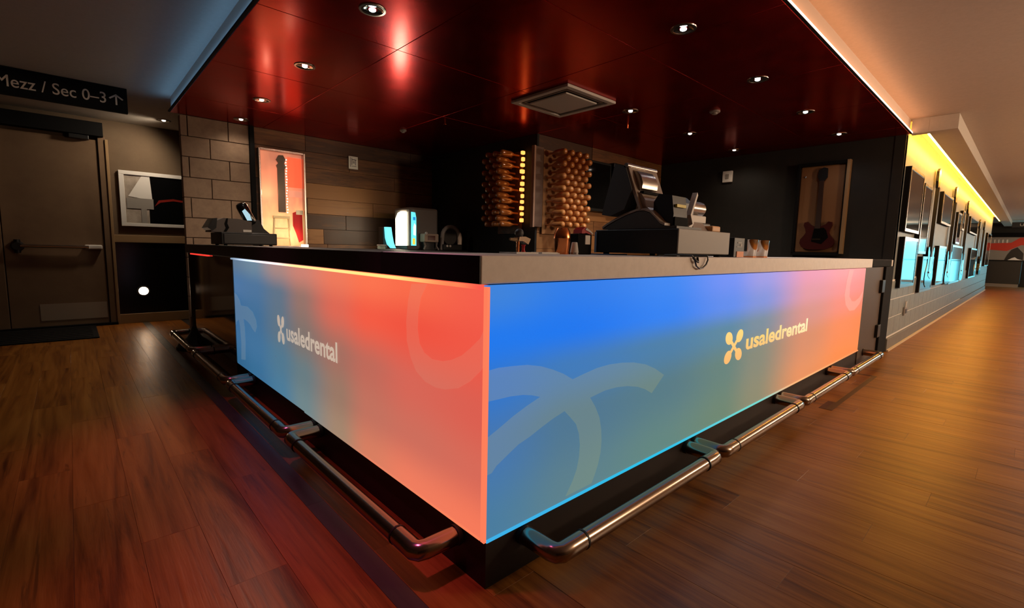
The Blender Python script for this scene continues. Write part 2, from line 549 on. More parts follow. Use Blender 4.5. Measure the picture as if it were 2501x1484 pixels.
obj('strip_light', B().box(-0.04, -0.042, 2.536, 6.19, -0.026, 2.544), M['strip_warm'], canopy, label='warm strip light along the right edge')
obj('strip_light', B().box(-0.05, -0.052, 2.524, 6.19, -0.048, 2.537), M['strip_white'], canopy, label='white light line along the right edge')
obj('strip_light', B().box(-0.042, -0.026, 2.536, -0.026, 5.39, 2.544), M['strip_blue'], canopy, label='blue strip light along the left edge')

# ------------------------------------------------------------------ bar
bar = thing('bar_counter', (1.5, 1.5, 0), 'dark bar with a grey slab counter turning the corner between two screens', 'bar')
obj('plinth', B().box(0.018, 0.012, 0, 5.9, 0.4, 0.178), M['plinth'], bar)
obj('plinth', B().box(0.018, 0.4, 0, 0.4, 4.8, 0.178), M['plinth'], bar)
obj('body', B().box(0.02, 0.02, 0.178, 5.9, 0.55, 1.013), M['black_matt'], bar)
obj('body', B().box(0.02, 0.55, 0.178, 0.55, 4.8, 1.013), M['black_matt'], bar)
obj('counter_top', B().box(-0.026, 0.002, 1.013, 5.16, 0.62, 1.10, 0.004), M['counter'], bar, label='grey right run of the counter')
obj('counter_edge', B().box(-0.03, 0.004, 1.014, -0.0262, 0.62, 1.099), M['black'], bar)  # thin black strip carries the left run's painted shade across the slab end
obj('counter_top', B().box(-0.03, 0.62, 1.013, 0.62, 4.95, 1.10, 0.004), speckle('shaded_counter', (30, 29, 27), (40, 38, 35), 60.0, 0.5, 0.1), bar, label='left run of the counter, shaded black')  # shade on the unlit left run is put into a black colour
obj('counter_end', B().box(5.16, -0.001, 1.02, 6.12, 0.62, 1.09, 0.003), M['black_matt'], bar, label='black flap at the end of the counter')
obj('counter_end_cap', B().box(6.12, -0.006, 1.018, 6.19, 0.6, 1.092, 0.004), M['white'], bar, label='white cap on the counter end')
obj('end_panel', B().box(4.9, 0.004, 0.03, 5.75, 0.03, 1.013), mat('brown_laminate', (78, 64, 54), 0.6), bar, label='brown gate panel past the screen')
obj('gloss_panel', B().box(0.0, 3.10, 0.03, 0.018, 4.74, 1.013), mat('mirror_black', (132, 122, 112), 0.06, metal=1.0), bar, label='mirror-like black end panel')
post = obj('end_post', B().box(5.75, -0.02, 0.0, 6.18, 0.05, 1.018, 0.006), M['black_matt'], bar, label='black post at the right end')
for zz in (0.80, 0.30):
    obj('hinge', B().box(5.62, -0.025, zz - 0.07, 5.76, 0.004, zz + 0.07, 0.004), M['black'], post)


# ---- left end post with flared foot
ep = thing('support_post', (0.06, 4.86, 0), 'black support post with a flared round foot under the left counter end', 'post')
obj('pole', B().cyl((0.06, 4.86, 0.14), (0.06, 4.86, 1.013), 0.078, 0.078, 20), M['black'], ep, smooth=True)
obj('foot', B().lathe([(0.23, 0.0), (0.23, 0.03), (0.19, 0.07), (0.13, 0.12), (0.095, 0.18), (0.08, 0.24)], (0.06, 4.86, 0.0), n=24), M['black'], ep, smooth=True)

# ---- LED screens
def flat(poly, side, off):
    """thin raised outline on a screen: side 'R' faces -Y (u = x), side 'L' faces -X (u = y)"""
    if side == 'R':
        return B().prism(poly, (0, -off, 0), (1, 0, 0), (0, 0, 1), (0, 0.002, 0))
    return B().prism(poly, (-off, 0, 0), (0, 1, 0), (0, 0, 1), (0.002, 0, 0))


R1 = [(0.003, 0.745), (0.047, 0.748), (0.112, 0.744), (0.176, 0.738), (0.243, 0.723), (0.303, 0.702), (0.359, 0.678), (0.413, 0.648), (0.48, 0.658), (0.557, 0.668), (0.64, 0.67), (0.729, 0.664), (0.816, 0.652), (0.908, 0.63), (0.988, 0.599), (1.07, 0.556), (0.97, 0.488), (0.919, 0.515), (0.853, 0.539), (0.772, 0.557), (0.696, 0.566), (0.617, 0.568), (0.521, 0.557), (0.557, 0.512), (0.586, 0.463), (0.601, 0.411), (0.607, 0.361), (0.604, 0.313), (0.589, 0.264), (0.572, 0.23), (0.552, 0.198), (0.397, 0.198), (0.435, 0.246), (0.457, 0.285), (0.468, 0.329), (0.471, 0.379), (0.462, 0.427), (0.443, 0.469), (0.414, 0.498), (0.373, 0.536), (0.311, 0.522), (0.252, 0.504), (0.196, 0.485), (0.141, 0.471), (0.09, 0.447), (0.045, 0.425), (0.026, 0.407), (0.004, 0.405), (0.004, 0.528), (0.052, 0.547), (0.117, 0.575), (0.18, 0.597), (0.242, 0.615), (0.201, 0.629), (0.157, 0.639), (0.1, 0.645), (0.045, 0.646), (0.004, 0.647)]
R2 = [(4.235, 0.999), (4.18, 0.895), (4.158, 0.778), (4.227, 0.685), (4.386, 0.618), (4.57, 0.612), (4.742, 0.66), (4.83, 0.72), (4.842, 0.785), (4.714, 0.726), (4.566, 0.698), (4.44, 0.705), (4.332, 0.754), (4.313, 0.845), (4.351, 0.927), (4.394, 0.997)]
L1 = [(0.439, 0.985), (0.463, 0.922), (0.477, 0.841), (0.473, 0.765), (0.445, 0.705), (0.408, 0.662), (0.345, 0.635), (0.277, 0.629), (0.221, 0.635), (0.145, 0.657), (0.082, 0.694), (0.029, 0.739), (0.012, 0.76), (0.012, 0.875), (0.031, 0.843), (0.077, 0.806), (0.125, 0.772), (0.183, 0.746), (0.237, 0.731), (0.302, 0.726), (0.354, 0.741), (0.385, 0.77), (0.398, 0.821), (0.394, 0.88), (0.376, 0.94), (0.335, 0.992)]
L2 = [(3.07, 0.737), (3.0, 0.726), (2.929, 0.693), (2.897, 0.656), (2.715, 0.665), (2.583, 0.641), (2.509, 0.594), (2.493, 0.55), (2.538, 0.502), (2.601, 0.517), (2.648, 0.539), (2.731, 0.557), (2.838, 0.563), (2.813, 0.487), (2.811, 0.389), (2.832, 0.25), (2.947, 0.233), (2.925, 0.371), (2.943, 0.49), (2.973, 0.542), (3.05, 0.513), (3.07, 0.487), (3.07, 0.589)]


def text_b(txt, x0, x1, z0, z1, place, bold=0.018, thick=0.002):
    """lettering as mesh, fitted between x0..x1 and z0..z1 of the face, then put in place by place(a, b)"""
    cu = bpy.data.curves.new('lettering', 'FONT'); cu.body = txt; cu.offset = bold; cu.resolution_u = 4
    o = bpy.data.objects.new('lettering', cu); COL.objects.link(o)
    dg = bpy.context.evaluated_depsgraph_get()
    me = bpy.data.meshes.new_from_object(o.evaluated_get(dg))
    vs_ = [v.co.copy() for v in me.vertices]; fs = [tuple(p.vertices) for p in me.polygons]
    bpy.data.objects.remove(o); bpy.data.meshes.remove(me); bpy.data.curves.remove(cu)
    ax = min(v.x for v in vs_); bx = max(v.x for v in vs_); az = min(v.y for v in vs_); bz = max(v.y for v in vs_)
    b = B()
    b.add([place(x0 + (v.x - ax) / (bx - ax) * (x1 - x0), z0 + (v.y - az) / (bz - az) * (z1 - z0)) for v in vs_], fs)
    return b


def x_icon(cu, cz, wu, wz, s=1):
    """four lobes joined crosswise"""
    polys = []
    for sx in (-1, 1):
        for sz in (-1, 1):
            ex, ez = cu + sx * wu * 0.30, cz + sz * wz * 0.30
            pts = []
            for i in range(20):
                t = 2 * math.pi * i / 20
                p, q = math.cos(t) * wu * 0.185, math.sin(t) * wz * 0.205
                k_ = 0.18 * sx * sz
                pts.append((ex + p + k_ * q * wu / wz, ez + q))
            polys.append(pts)
    for sx in (-1, 1):
        d = 0.06
        polys.append([(cu - sx * wu * 0.22, cz - wz * 0.16), (cu - sx * wu * 0.12, cz - wz * 0.20), (cu + sx * wu * d * 0.9, cz - wz * 0.02), (cu + sx * wu * 0.22, cz + wz * 0.16), (cu + sx * wu * 0.12, cz + wz * 0.20), (cu - sx * wu * d * 0.9, cz + wz * 0.02)])
    return polys


sr = thing('led_screen', (2.4, 0.01, 0.18), 'blue to orange lit screen on the long right bar front', 'screen')
obj('display', B().box(0.0, 0.0, 0.18, 4.88, 0.018, 1.009), M['led_right'], sr)
obj('pale_mark', flat(R1, 'R', 0.0025), M['mark_right'], sr, label='large pale looped mark')
obj('pale_mark', flat(R2, 'R', 0.0025), M['mark_pink'], sr, label='pale pink curved mark')
ic = B()
for p in x_icon(1.83, 0.597, 0.24, 0.18): ic.prism(p, (0, -0.0045, 0), (1, 0, 0), (0, 0, 1), (0, 0.002, 0))
obj('icon', ic, M['text_gold'], sr, label='gold four-lobed cross emblem')
obj('lettering', text_b('usaledrental', 2.0, 3.15, 0.552, 0.652, lambda a, z: (a, -0.0045, z), 0.03), M['text_gold'], sr, label='gold lettering usaledrental')
obj('edge_strip', B().box(0.006, -0.007, 0.176, 4.88, 0.0, 0.184), M['trim_cyan'], sr, label='cyan glowing bottom edge')

sl = thing('led_screen', (0.01, 1.5, 0.18), 'red to blue lit screen on the short left bar front', 'screen')
obj('display', B().box(0.0, 0.018, 0.18, 0.018, 3.08, 1.009), M['led_left'], sl)
obj('pale_mark', flat(L1, 'L', 0.0025), M['mark_left'], sl, label='pale red ring mark')
obj('pale_mark', flat(L2, 'L', 0.0025), M['mark_left_blue'], sl, label='pale blue arched mark')
ic = B()
for p in x_icon(1.965, 0.602, 0.125, 0.17): ic.prism(p, (-0.0045, 0, 0), (0, 1, 0), (0, 0, 1), (0.002, 0, 0))
obj('icon', ic, M['text_beige'], sl, label='beige four-lobed cross emblem')
obj('lettering', text_b('usaledrental', -1.86, -1.12, 0.552, 0.655, lambda a, z: (-0.0045, -a, z), 0.026), M['text_beige'], sl, label='beige lettering usaledrental')
obj('corner_strip', B().box(-0.006, -0.006, 0.18, 0.004, 0.012, 1.005), M['trim_orange'], sl, label='orange glowing corner edge')
M['trim_left'] = led_material('left_screen_edge_glow', 1, [0, 0.75, 1.12, 1.6], [(0.1, [(255, 132, 92), (232, 130, 98), (164, 134, 110), (112, 134, 138)]), (0.3, [(255, 132, 92), (232, 130, 98), (164, 134, 110), (112, 134, 138)])])
obj('edge_strip', B().box(-0.003, 0.02, 0.177, 0.0, 1.6, 0.184), M['trim_left'], sl, label='orange glowing bottom edge')

us = thing('strip_light', (-0.01, 1.5, 1.0), 'orange and white light strip under the left counter edge', 'light')
obj('tube', B().box(-0.016, 0.02, 0.996, -0.002, 3.09, 1.008, 0.003), M['led_under'], us)
rs = thing('strip_light', (-0.01, 4.3, 1.0), 'short glowing red bar, a drawn reflection under the left counter end', 'light')
obj('tube', B().box(-0.02, 3.9, 0.998, -0.002, 4.74, 1.010), mat('red_reflection_glow', (20, 4, 4), 0.5, emit=(255, 60, 48), es=1.1), rs)  # glowing bar stands in for the red reflection above the end panel

# ------------------------------------------------------------------ foot rails
def foot_rail(a, b, side, label, group):
    """a..b along the bar; out 0.15 from the bar face, bent back at both ends"""
    r_ = 0.033; z = 0.128; o_ = 0.148
    def pt(u, n): return (u, -n, z) if side == 'R' else (-n, u, z)
    root = thing('foot_rail', (((a + b) / 2, -o_, z - r_) if side == 'R' else (-o_, (a + b) / 2, z - r_)), label, 'foot rail', group)
    e = 0.13 if abs(b - a) > 0.6 else 0.08
    obj('bar', B().cyl(pt(a + e, o_), pt(b - e, o_), r_ * 0.94, None, 20), M['pipe'], root, smooth=True)
    for u, s in ((a, 1), (b, -1)):
        path = [pt(u, -0.012), pt(u, o_ * 0.45), pt(u, o_ * 0.8), pt(u + s * 0.006, o_ * 0.94), pt(u + s * 0.02, o_), pt(u + s * 0.06, o_), pt(u + s * e, o_)]
        obj('elbow', B().tube(path, r_, 18), M['pipe'], root, smooth=True)
        obj('joint_ring', B().cyl(pt(u + s * e - 0.004, o_), pt(u + s * e + 0.004, o_), r_ * 1.05, None, 20), M['ring'], root, smooth=True)
        q0, q1 = pt(u, -0.012), pt(u, 0.004)
        obj('wall_flange', B().cyl(q0, q1, r_ * 1.12, None, 20), M['plinth'], root, smooth=True)
    return root


foot_rail(0.19, 1.36, 'R', 'steel foot rail nearest the corner under the right screen', 'foot rails along the right bar front')
foot_rail(1.44, 2.62, 'R', 'second steel foot rail from the corner, right bar front', 'foot rails along the right bar front')
foot_rail(2.72, 3.86, 'R', 'third steel foot rail from the corner, right bar front', 'foot rails along the right bar front')
foot_rail(3.96, 5.14, 'R', 'steel foot rail at the far right end below the gate panel', 'foot rails along the right bar front')
foot_rail(0.16, 1.40, 'L', 'steel foot rail nearest the corner under the red left screen', 'foot rails along the left bar front')
foot_rail(1.49, 2.66, 'L', 'middle steel foot rail under the left screen', 'foot rails along the left bar front')
foot_rail(2.76, 3.95, 'L', 'steel foot rail past the blue end of the left screen', 'foot rails along the left bar front')
foot_rail(4.05, 5.20, 'L', 'steel foot rail farthest left beside the support post', 'foot rails along the left bar front')

tape = thing('floor_tape', (3.8, -0.2, 0.0), 'dark tape strips stuck on the floor beside the far right foot rails', 'tape')
M['tape'] = mat('dark_brown_tape', (66, 28, 12), 0.5)
obj('strip', B().box(3.1, -0.225, 0.0004, 4.62, -0.19, 0.0012), M['tape'], tape)
obj('strip', B().box(4.58, -0.19, 0.0004, 4.62, -0.08, 0.0012), M['tape'], tape)
obj('strip', B().box(3.1, -0.19, 0.0004, 3.35, -0.14, 0.0012), M['tape'], tape)

# ------------------------------------------------------------------ canopy downlights, vent and small ceiling items
def downlight(loc, label, cool, power, aim=None):
    x_, y_, z_ = loc
    t = thing('downlight', loc, label, 'downlight', 'recessed downlights in the red canopy')
    obj('trim_ring', B().lathe([(0.062, 0.006), (0.078, 0.006), (0.080, 0.001), (0.078, -0.004), (0.064, -0.005), (0.056, 0.004)], (x_, y_, z_), n=28, caps=False), M['steel'], t, smooth=True)
    obj('reflector', B().lathe([(0.060, -0.003), (0.050, 0.0012), (0.030, 0.0014)], (x_, y_, z_ - 0.0025), n=24, caps=False), M['chrome'], t, smooth=True)
    obj('bulb', B().lathe([(0.001, -0.010), (0.012, -0.009), (0.019, -0.005), (0.021, 0.0)], (x_, y_, z_ - 0.001), n=18), M['bulb_cool' if cool else 'bulb'], t, smooth=True)
    d = bpy.data.lights.new('spot', 'SPOT'); d.energy = power; d.spot_size = math.radians(150); d.spot_blend = 0.8; d.shadow_soft_size = 0.08 if power > 60 else 0.04
    d.color = (0.95, 0.97, 1.0) if cool else (1.0, 0.82, 0.62)
    lo = bpy.data.objects.new('spot', d); COL.objects.link(lo); lo.location = (0, 0, -0.03); lo.parent = t
    if aim is not None:
        d.spot_size = math.radians(150); d.spot_blend = 1.0
        lo.rotation_euler = (Vector(aim) - Vector(loc)).to_track_quat('-Z', 'Y').to_euler()
    return t


Z0 = 2.519
DL = [((0.49, 1.70, Z0), 'downlight nearest the camera in the left canopy row', True, 16), ((0.53, 2.93, Z0), 'second downlight of the left canopy row', False, 20),
      ((0.55, 4.16, Z0), 'third downlight of the left canopy row', False, 70), ((0.60, 5.14, Z0), 'downlight just in front of the block pier', False, 7),
      ((2.00, 0.52, Z0), 'largest downlight of the right canopy row', True, 7), ((3.23, 0.53, Z0), 'second downlight of the right canopy row', True, 7),
      ((4.47, 0.54, Z0), 'third downlight of the right canopy row', True, 6), ((5.68, 0.54, Z0), 'last downlight of the right canopy row by the dark wall', True, 4),
      ((3.29, 1.76, Z0), 'inner downlight beside the square ceiling vent', True, 80), ((4.54, 1.77, Z0), 'inner downlight above the register side of the wood wall', False, 80),
      ((5.78, 1.77, Z0), 'inner downlight near the switch on the dark wall', False, 8)]
for l_, lb, c_, p_ in DL: downlight(l_, lb, c_, p_)
t = downlight((0.075, 6.69, 2.679), 'small downlight in the dim ceiling left of the block pier', False, 62, (-1.3, 7.4, 1.0))
t['group'] = 'ceiling downlights by the door'

vt = thing('ceiling_vent', (2.58, 2.03, 2.50), 'square grey ceiling air vent in the canopy', 'vent')
vx0, vx1, vy0, vy1 = 2.24, 2.93, 1.68, 2.39
for nm, (x0, y0, x1, y1) in (('a', (vx0, vy0, vx1, vy0 + .055)), ('b', (vx0, vy1 - .055, vx1, vy1)), ('c', (vx0, vy0 + .055, vx0 + .055, vy1 - .055)), ('d', (vx1 - .055, vy0 + .055, vx1, vy1 - .055))):
    obj('frame_side', B().box(x0, y0, 2.494, x1, y1, 2.519, 0.006), M['white'], vt)
obj('slot_back', B().box(vx0 + .05, vy0 + .05, 2.512, vx1 - .05, vy1 - .05, 2.519), M['black_matt'], vt)
obj('plate', B().box(vx0 + .125, vy0 + .125, 2.490, vx1 - .125, vy1 - .125, 2.506, 0.006), M['white'], vt)
obj('rim', B().box(vx0 + .085, vy0 + .085, 2.503, vx1 - .085, vy0 + .105, 2.514).box(vx0 + .085, vy1 - .105, 2.503, vx1 - .085, vy1 - .085, 2.514).box(vx0 + .085, vy0 + .105, 2.503, vx0 + .105, vy1 - .105, 2.514).box(vx1 - .105, vy0 + .105, 2.503, vx1 - .085, vy1 - .105, 2.514), M['grey'], vt)


def detector(loc, label, r_):
    t_ = thing('ceiling_disc', loc, label, 'ceiling fitting')
    obj('base', B().lathe([(r_, 0), (r_, -0.012), (r_ * .8, -0.02)], loc, n=24), M['grey'], t_, smooth=True)
    obj('cap', B().lathe([(r_ * .55, -0.02), (r_ * .5, -0.032), (0.004, -0.036)], loc, n=20), M['grey'], t_, smooth=True)
    return t_


detector((3.85, 1.16, 2.52), 'plain grey disc on the canopy between the downlight rows', 0.05)
detector((2.12, 4.18, 2.52), 'small pale disc on the canopy above the wood wall', 0.04)
for loc, lb in (((2.23, 3.46, 2.52), 'tiny sprinkler head on the canopy before the black wall'), ((3.72, 2.08, 2.52), 'tiny sprinkler head below the inner downlight by the vent')):
    t_ = thing('sprinkler_head', loc, lb, 'sprinkler')
    obj('stem', B().cyl(loc, (loc[0], loc[1], 2.485), 0.008, 0.006, 10), M['copper'], t_)
    obj('deflector', B().cyl((loc[0], loc[1], 2.478), (loc[0], loc[1], 2.482), 0.018, None, 12), M['copper'], t_)

# ------------------------------------------------------------------ door side (far left)
WY = 7.25
door = obj('door_1', B().box(-1.50, WY - 0.03, 0.02, -0.585, WY, 2.40, 0.003), M['door'], label='brown flush metal door with a push bar', kind='structure')
for nm, bx in (('door_frame', (-0.575, WY - 0.05, 0, -0.50, WY, 2.45)), ('door_frame', (-1.60, WY - 0.05, 0, -1.51, WY, 2.45))):
    obj(nm, B().box(*bx, 0.004), M['door'], door)
obj('kick_plate', B().box(-1.24, WY - 0.036, 0.10, -0.60, WY - 0.03, 0.31), mat('dull_kick_plate', (138, 122, 104), 0.35), door, label='dull steel kick plate')
pb = obj('push_bar', B().tube([(-1.36, WY - 0.085, 1.035), (-1.0, WY - 0.09, 1.033), (-0.74, WY - 0.09, 1.03)], 0.022, 14), M['chrome'], door, smooth=True)
obj('latch_case', B().box(-0.78, WY - 0.10, 1.005, -0.605, WY - 0.03, 1.06, 0.014), M['white'], pb)
obj('bar_mount', B().cyl((-1.385, WY - 0.03, 1.03), (-1.385, WY - 0.10, 1.03), 0.062, 0.045, 20).cyl((-1.385, WY - 0.06, 0.95), (-1.385, WY - 0.06, 1.11), 0.03, 0.03, 12), M['black'], pb, smooth=True)
obj('threshold', B().box(-1.6, WY - 0.10, 0.0, -0.50, WY, 0.03), M['black_matt'], door)
hd = thing('header_beam', (-1.6, 7.15, 2.44), 'black beam across the top of the brown door', 'beam')
obj('beam', B().box(-2.6, 7.11, 2.44, -0.52, 7.25, 2.61, 0.004), M['black_matt'], hd)
obj('door_closer', B().box(-0.85, 7.13, 2.385, -0.66, 7.22, 2.44, 0.006), M['black'], hd)
mt = thing('door_mat', (-1.4, 6.7, 0.0), 'black rubber mat on the floor before the brown door', 'mat')
obj('pad', B().box(-2.6, 6.10, 0.001, -0.73, 7.12, 0.016, 0.006), M['black_matt'], mt)
for i in range(7):
    obj('rib', B().box(-2.55, 6.18 + i * 0.13, 0.016, -0.78, 6.21 + i * 0.13, 0.022), M['black'], mt)

# lower black glass panel with tan trims
bp = thing('wall_panel', (-0.02, 7.22, 0.12), 'black glossy panel low on the wall right of the door', 'panel')
obj('pane', B().box(-0.475, 7.215, 0.128, 0.60, 7.25, 1.10, 0.003), M['black_gloss'], bp)
obj('top_trim', B().box(-0.50, 7.19, 1.10, 0.62, 7.25, 1.20, 0.004), M['tan'], bp)
obj('bottom_trim', B().box(-0.50, 7.19, 0.0, 0.62, 7.25, 0.128, 0.004), M['tan'], bp)
obj('side_trim', B().box(-0.505, 7.185, 0.0, -0.475, 7.25, 2.42, 0.003), M['tan'], bp)
sl_ = thing('panel_disc', (-0.204, 7.19, 0.44), 'small glowing disc on the black wall panel', 'light')  # emissive disc in a ring at the panel's bright spot
obj('bezel', B().lathe([(0.075, 0.0), (0.075, 0.012), (0.058, 0.016)], (-0.204, 7.214, 0.437), (0, -1, 0), n=24), M['black'], sl_, smooth=True)
obj('lens', B().lathe([(0.058, 0.010), (0.05, 0.022), (0.02, 0.030), (0.001, 0.031)], (-0.204, 7.214, 0.437), (0, -1, 0), n=24), mat('panel_disc_glow', (255, 255, 255), 0.4, emit=(255, 214, 176), es=40.0), sl_, smooth=True)

pf = thing('framed_picture', (-0.02, 7.22, 1.32), 'white framed picture of a piano shape beside a dark half', 'picture')
obj('backing', B().box(-0.385, 7.225, 1.325, 0.50, 7.25, 2.05), M['white'], pf)
for bx in ((-0.39, 7.205, 2.005, 0.50, 7.24, 2.055), (-0.39, 7.205, 1.32, 0.50, 7.24, 1.365), (-0.39, 7.205, 1.365, -0.335, 7.24, 2.005)):
    obj('frame_side', B().box(*bx, 0.003), M['white'], pf)
obj('print', B().box(-0.335, 7.219, 1.365, -0.08, 7.225, 2.005), speckle('grey_print', (120, 108, 96), (168, 154, 140), 5, 0.5, 0), pf, label='pale grey print')
obj('print', B().box(-0.08, 7.217, 1.365, 0.50, 7.225, 2.005), M['black_gloss'], pf, label='black print half')
obj('piano_lid', B().prism([(-0.30, 1.72), (-0.13, 2.03), (-0.06, 2.03), (-0.04, 1.68)], (0, 7.214, 0), (1, 0, 0), (0, 0, 1), (0, 0.004, 0)), M['white'], pf)
obj('piano_body', B().box(-0.32, 7.212, 1.56, -0.03, 7.218, 1.70).box(-0.17, 7.212, 1.37, -0.11, 7.218, 1.56), M['grey'], pf)
obj('red_streak', B().prism([(-0.02, 1.60), (0.05, 1.66), (0.20, 1.69), (0.40, 1.67), (0.42, 1.69), (0.20, 1.72), (0.03, 1.69)], (0, 7.213, 0), (1, 0, 0), (0, 0, 1), (0, 0.003, 0)), mat('red_print', (120, 24, 14), 0.4), pf)

# hanging direction sign
sg = thing('direction_sign', (-1.2, 5.42, 2.42), 'black hanging sign reading Mezz / Sec 0-3 with an up arrow', 'sign')
obj('board', B().box(-2.4, 5.40, 2.432, -0.39, 5.46, 2.678, 0.003), M['black_matt'], sg)
obj('lettering', text_b('Mezz / Sec 0\u20133', -1.325, -0.56, 2.50, 2.605, lambda a, z: (a, 5.398, z), 0.004), M['sign_text'], sg, label='pale lettering Mezz / Sec 0-3')
obj('arrow', B().box(-0.487, 5.397, 2.50, -0.473, 5.4, 2.60).prism([(-0.48, 2.606), (-0.48, 2.588), (-0.528, 2.552), (-0.538, 2.562)], (0, 5.397, 0), (1, 0, 0), (0, 0, 1), (0, 0.003, 0)).prism([(-0.48, 2.606), (-0.48, 2.588), (-0.432, 2.552), (-0.422, 2.562)], (0, 5.397, 0), (1, 0, 0), (0, 0, 1), (0, 0.003, 0)), M['sign_text'], sg, label='pale up arrow')

# ------------------------------------------------------------------ lit display case with guitar
def guitar_outline(h, s=1.0):
    """half of an electric guitar body, (x, z) with z from 0 (bottom) to ~0.40*h"""
    half = [(0.0, 0.0), (0.09, 0.004), (0.145, 0.03), (0.168, 0.08), (0.160, 0.13), (0.128, 0.175), (0.112, 0.21), (0.118, 0.25), (0.138, 0.30), (0.132, 0.335), (0.10, 0.345), (0.075, 0.31), (0.03, 0.285)]
    pts = [(a * h * s, b * h) for a, b in half]
    return [(-a, b) for a, b in reversed(pts[1:])] + pts


def guitar(name, base, u, n, h, mats, label, cat='guitar', group=None, wide=1.0, thick=0.04):
    """guitar standing upright: base point, u = direction across, n = direction it faces"""
    base = Vector(base); u = Vector(u); n = Vector(n); up = Vector((0, 0, 1))
    t_ = thing(name, base, label, cat, group)
    body = obj('body', B().prism(guitar_outline(h, wide), base, u, up, n * thick), mats[0], t_)
    obj('pickguard', B().prism([(-0.05 * h * wide, 0.10 * h), (0.05 * h * wide, 0.07 * h), (0.11 * h * wide, 0.15 * h), (0.085 * h * wide, 0.24 * h), (0.06 * h * wide, 0.27 * h), (-0.03 * h * wide, 0.26 * h)], base + n * thick, u, up, n * 0.004), mats[1], body)
    obj('bridge', B().prism([(-0.04 * h * wide, 0.12 * h), (0.04 * h * wide, 0.12 * h), (0.04 * h * wide, 0.135 * h), (-0.04 * h * wide, 0.135 * h)], base + n * (thick + 0.004), u, up, n * 0.008), M['chrome'], body)
    obj('neck', B().prism([(-0.026 * h * wide, 0.26 * h), (0.026 * h * wide, 0.26 * h), (0.020 * h * wide, 0.84 * h), (-0.020 * h * wide, 0.84 * h)], base + n * thick * 0.4, u, up, n * thick * 0.75), mats[2], t_)
    obj('headstock', B().prism([(-0.024 * h * wide, 0.835 * h), (0.022 * h * wide, 0.835 * h), (0.050 * h * wide, 0.88 * h), (0.046 * h * wide, 0.985 * h), (0.01 * h * wide, 1.0 * h), (-0.038 * h * wide, 0.97 * h), (-0.042 * h * wide, 0.89 * h)], base + n * thick * 0.35, u, up, n * thick * 0.55), mats[3], t_)
    return t_


m = mat('lit_case_back', (240, 160, 120), 0.6); k = N(m)
xyz = k.sep(k.pos())
a = k.noise(k.mapping(k.pos(), (6, 6, 3)), 1.2, 3, 0.5)
f = k.math('ADD', k.math('DIVIDE', k.math('SUBTRACT', xyz[2], 1.1), 1.16), k.math('MULTIPLY', k.math('SUBTRACT', a, 0.5), 0.5))
c = k.ramp(f, [(0.0, lin((246, 170, 104))), (0.20, lin((255, 226, 150))), (0.36, lin((250, 176, 118))), (0.52, lin((214, 126, 96))), (0.8, lin((232, 130, 98))), (1.0, lin((180, 112, 88)))])
k.l(c, k.p.inputs['Emission Color']); k.p.inputs['Emission Strength'].default_value = 0.85
M['case_back'] = m
dc = thing('display_case', (1.08, 5.36, 1.10), 'tall lit pink and orange display case on the wood wall', 'display case')
obj('back', B().box(0.83, 5.375, 1.10, 1.345, 5.398, 2.26), M['case_back'], dc)
for bx in ((0.812, 5.30, 1.10, 0.832, 5.398, 2.27), (1.335, 5.30, 1.10, 1.358, 5.398, 2.27), (0.832, 5.30, 2.25, 1.335, 5.398, 2.275), (0.832, 5.30, 1.085, 1.335, 5.398, 1.103)):
    obj('frame_side', B().box(*bx, 0.003), M['steel'], dc)
obj('poster', B().box(1.16, 5.366, 1.84, 1.33, 5.374, 2.21, 0.002), mat('lit_red_poster', (230, 90, 60), 0.5, emit=(250, 100, 62), es=0.9), dc, label='glowing red poster')
obj('poster', B().box(1.16, 5.367, 1.72, 1.33, 5.374, 1.80, 0.002), mat('lit_pink_poster', (220, 140, 110), 0.5, emit=(226, 142, 112), es=0.8), dc, label='pink strip poster')
M['case_grey'] = mat('case_guitar_grey', (112, 92, 78), 0.5)
gn = thing('guitar_neck', (1.07, 5.345, 1.50), 'wide grey guitar neck and headstock inside the lit display case', 'guitar')
obj('neck', B().box(1.03, 5.335, 1.52, 1.118, 5.36, 2.06, 0.006), M['case_grey'], gn)
obj('headstock', B().prism([(1.035, 2.05), (1.02, 2.09), (1.045, 2.12), (1.02, 2.16), (1.05, 2.215), (1.10, 2.22), (1.13, 2.17), (1.11, 2.12), (1.135, 2.09), (1.115, 2.05)], (0, 5.332, 0), (1, 0, 0), (0, 0, 1), (0, 0.03, 0)), M['case_grey'], gn)
bl = B()
for i in range(20):
    bl.sph((1.128 + 0.004 * math.sin(i * 1.7), 5.318, 1.52 + i * 0.034), 0.009, 8, 6)
obj('bead_light', bl, mat('bead_light', (255, 240, 220), 0.4, emit=(255, 232, 206), es=1.6), dc, kind='stuff')
st = thing('stool', (1.06, 5.345, 1.105), 'pale wooden stool at the foot of the lit display case', 'stool')
M['stool'] = mat('stool_wood', (250, 222, 170), 0.5)
obj('seat', B().box(0.96, 5.32, 1.44, 1.16, 5.366, 1.475, 0.006), M['stool'], st)
for lx, tx in ((0.975, 0.955), (1.145, 1.165)):
    obj('leg', B().tube([(lx, 5.343, 1.44), (tx, 5.343, 1.105)], 0.013, 8), M['stool'], st)
for zz in (1.20, 1.32):
    obj('rung', B().tube([(0.965, 5.343, zz), (1.155, 5.343, zz)], 0.009, 8), M['stool'], st)
rc = thing('red_stocking', (1.255, 5.345, 1.16), 'red hanging cloth in the lower right of the display case', 'cloth')
obj('cloth', B().prism([(1.20, 1.52), (1.25, 1.545), (1.315, 1.50), (1.318, 1.18), (1.27, 1.15), (1.235, 1.27), (1.20, 1.36)], (0, 5.335, 0), (1, 0, 0), (0, 0, 1), (0, 0.02, 0)), mat('red_cloth', (206, 34, 34), 0.6), rc)
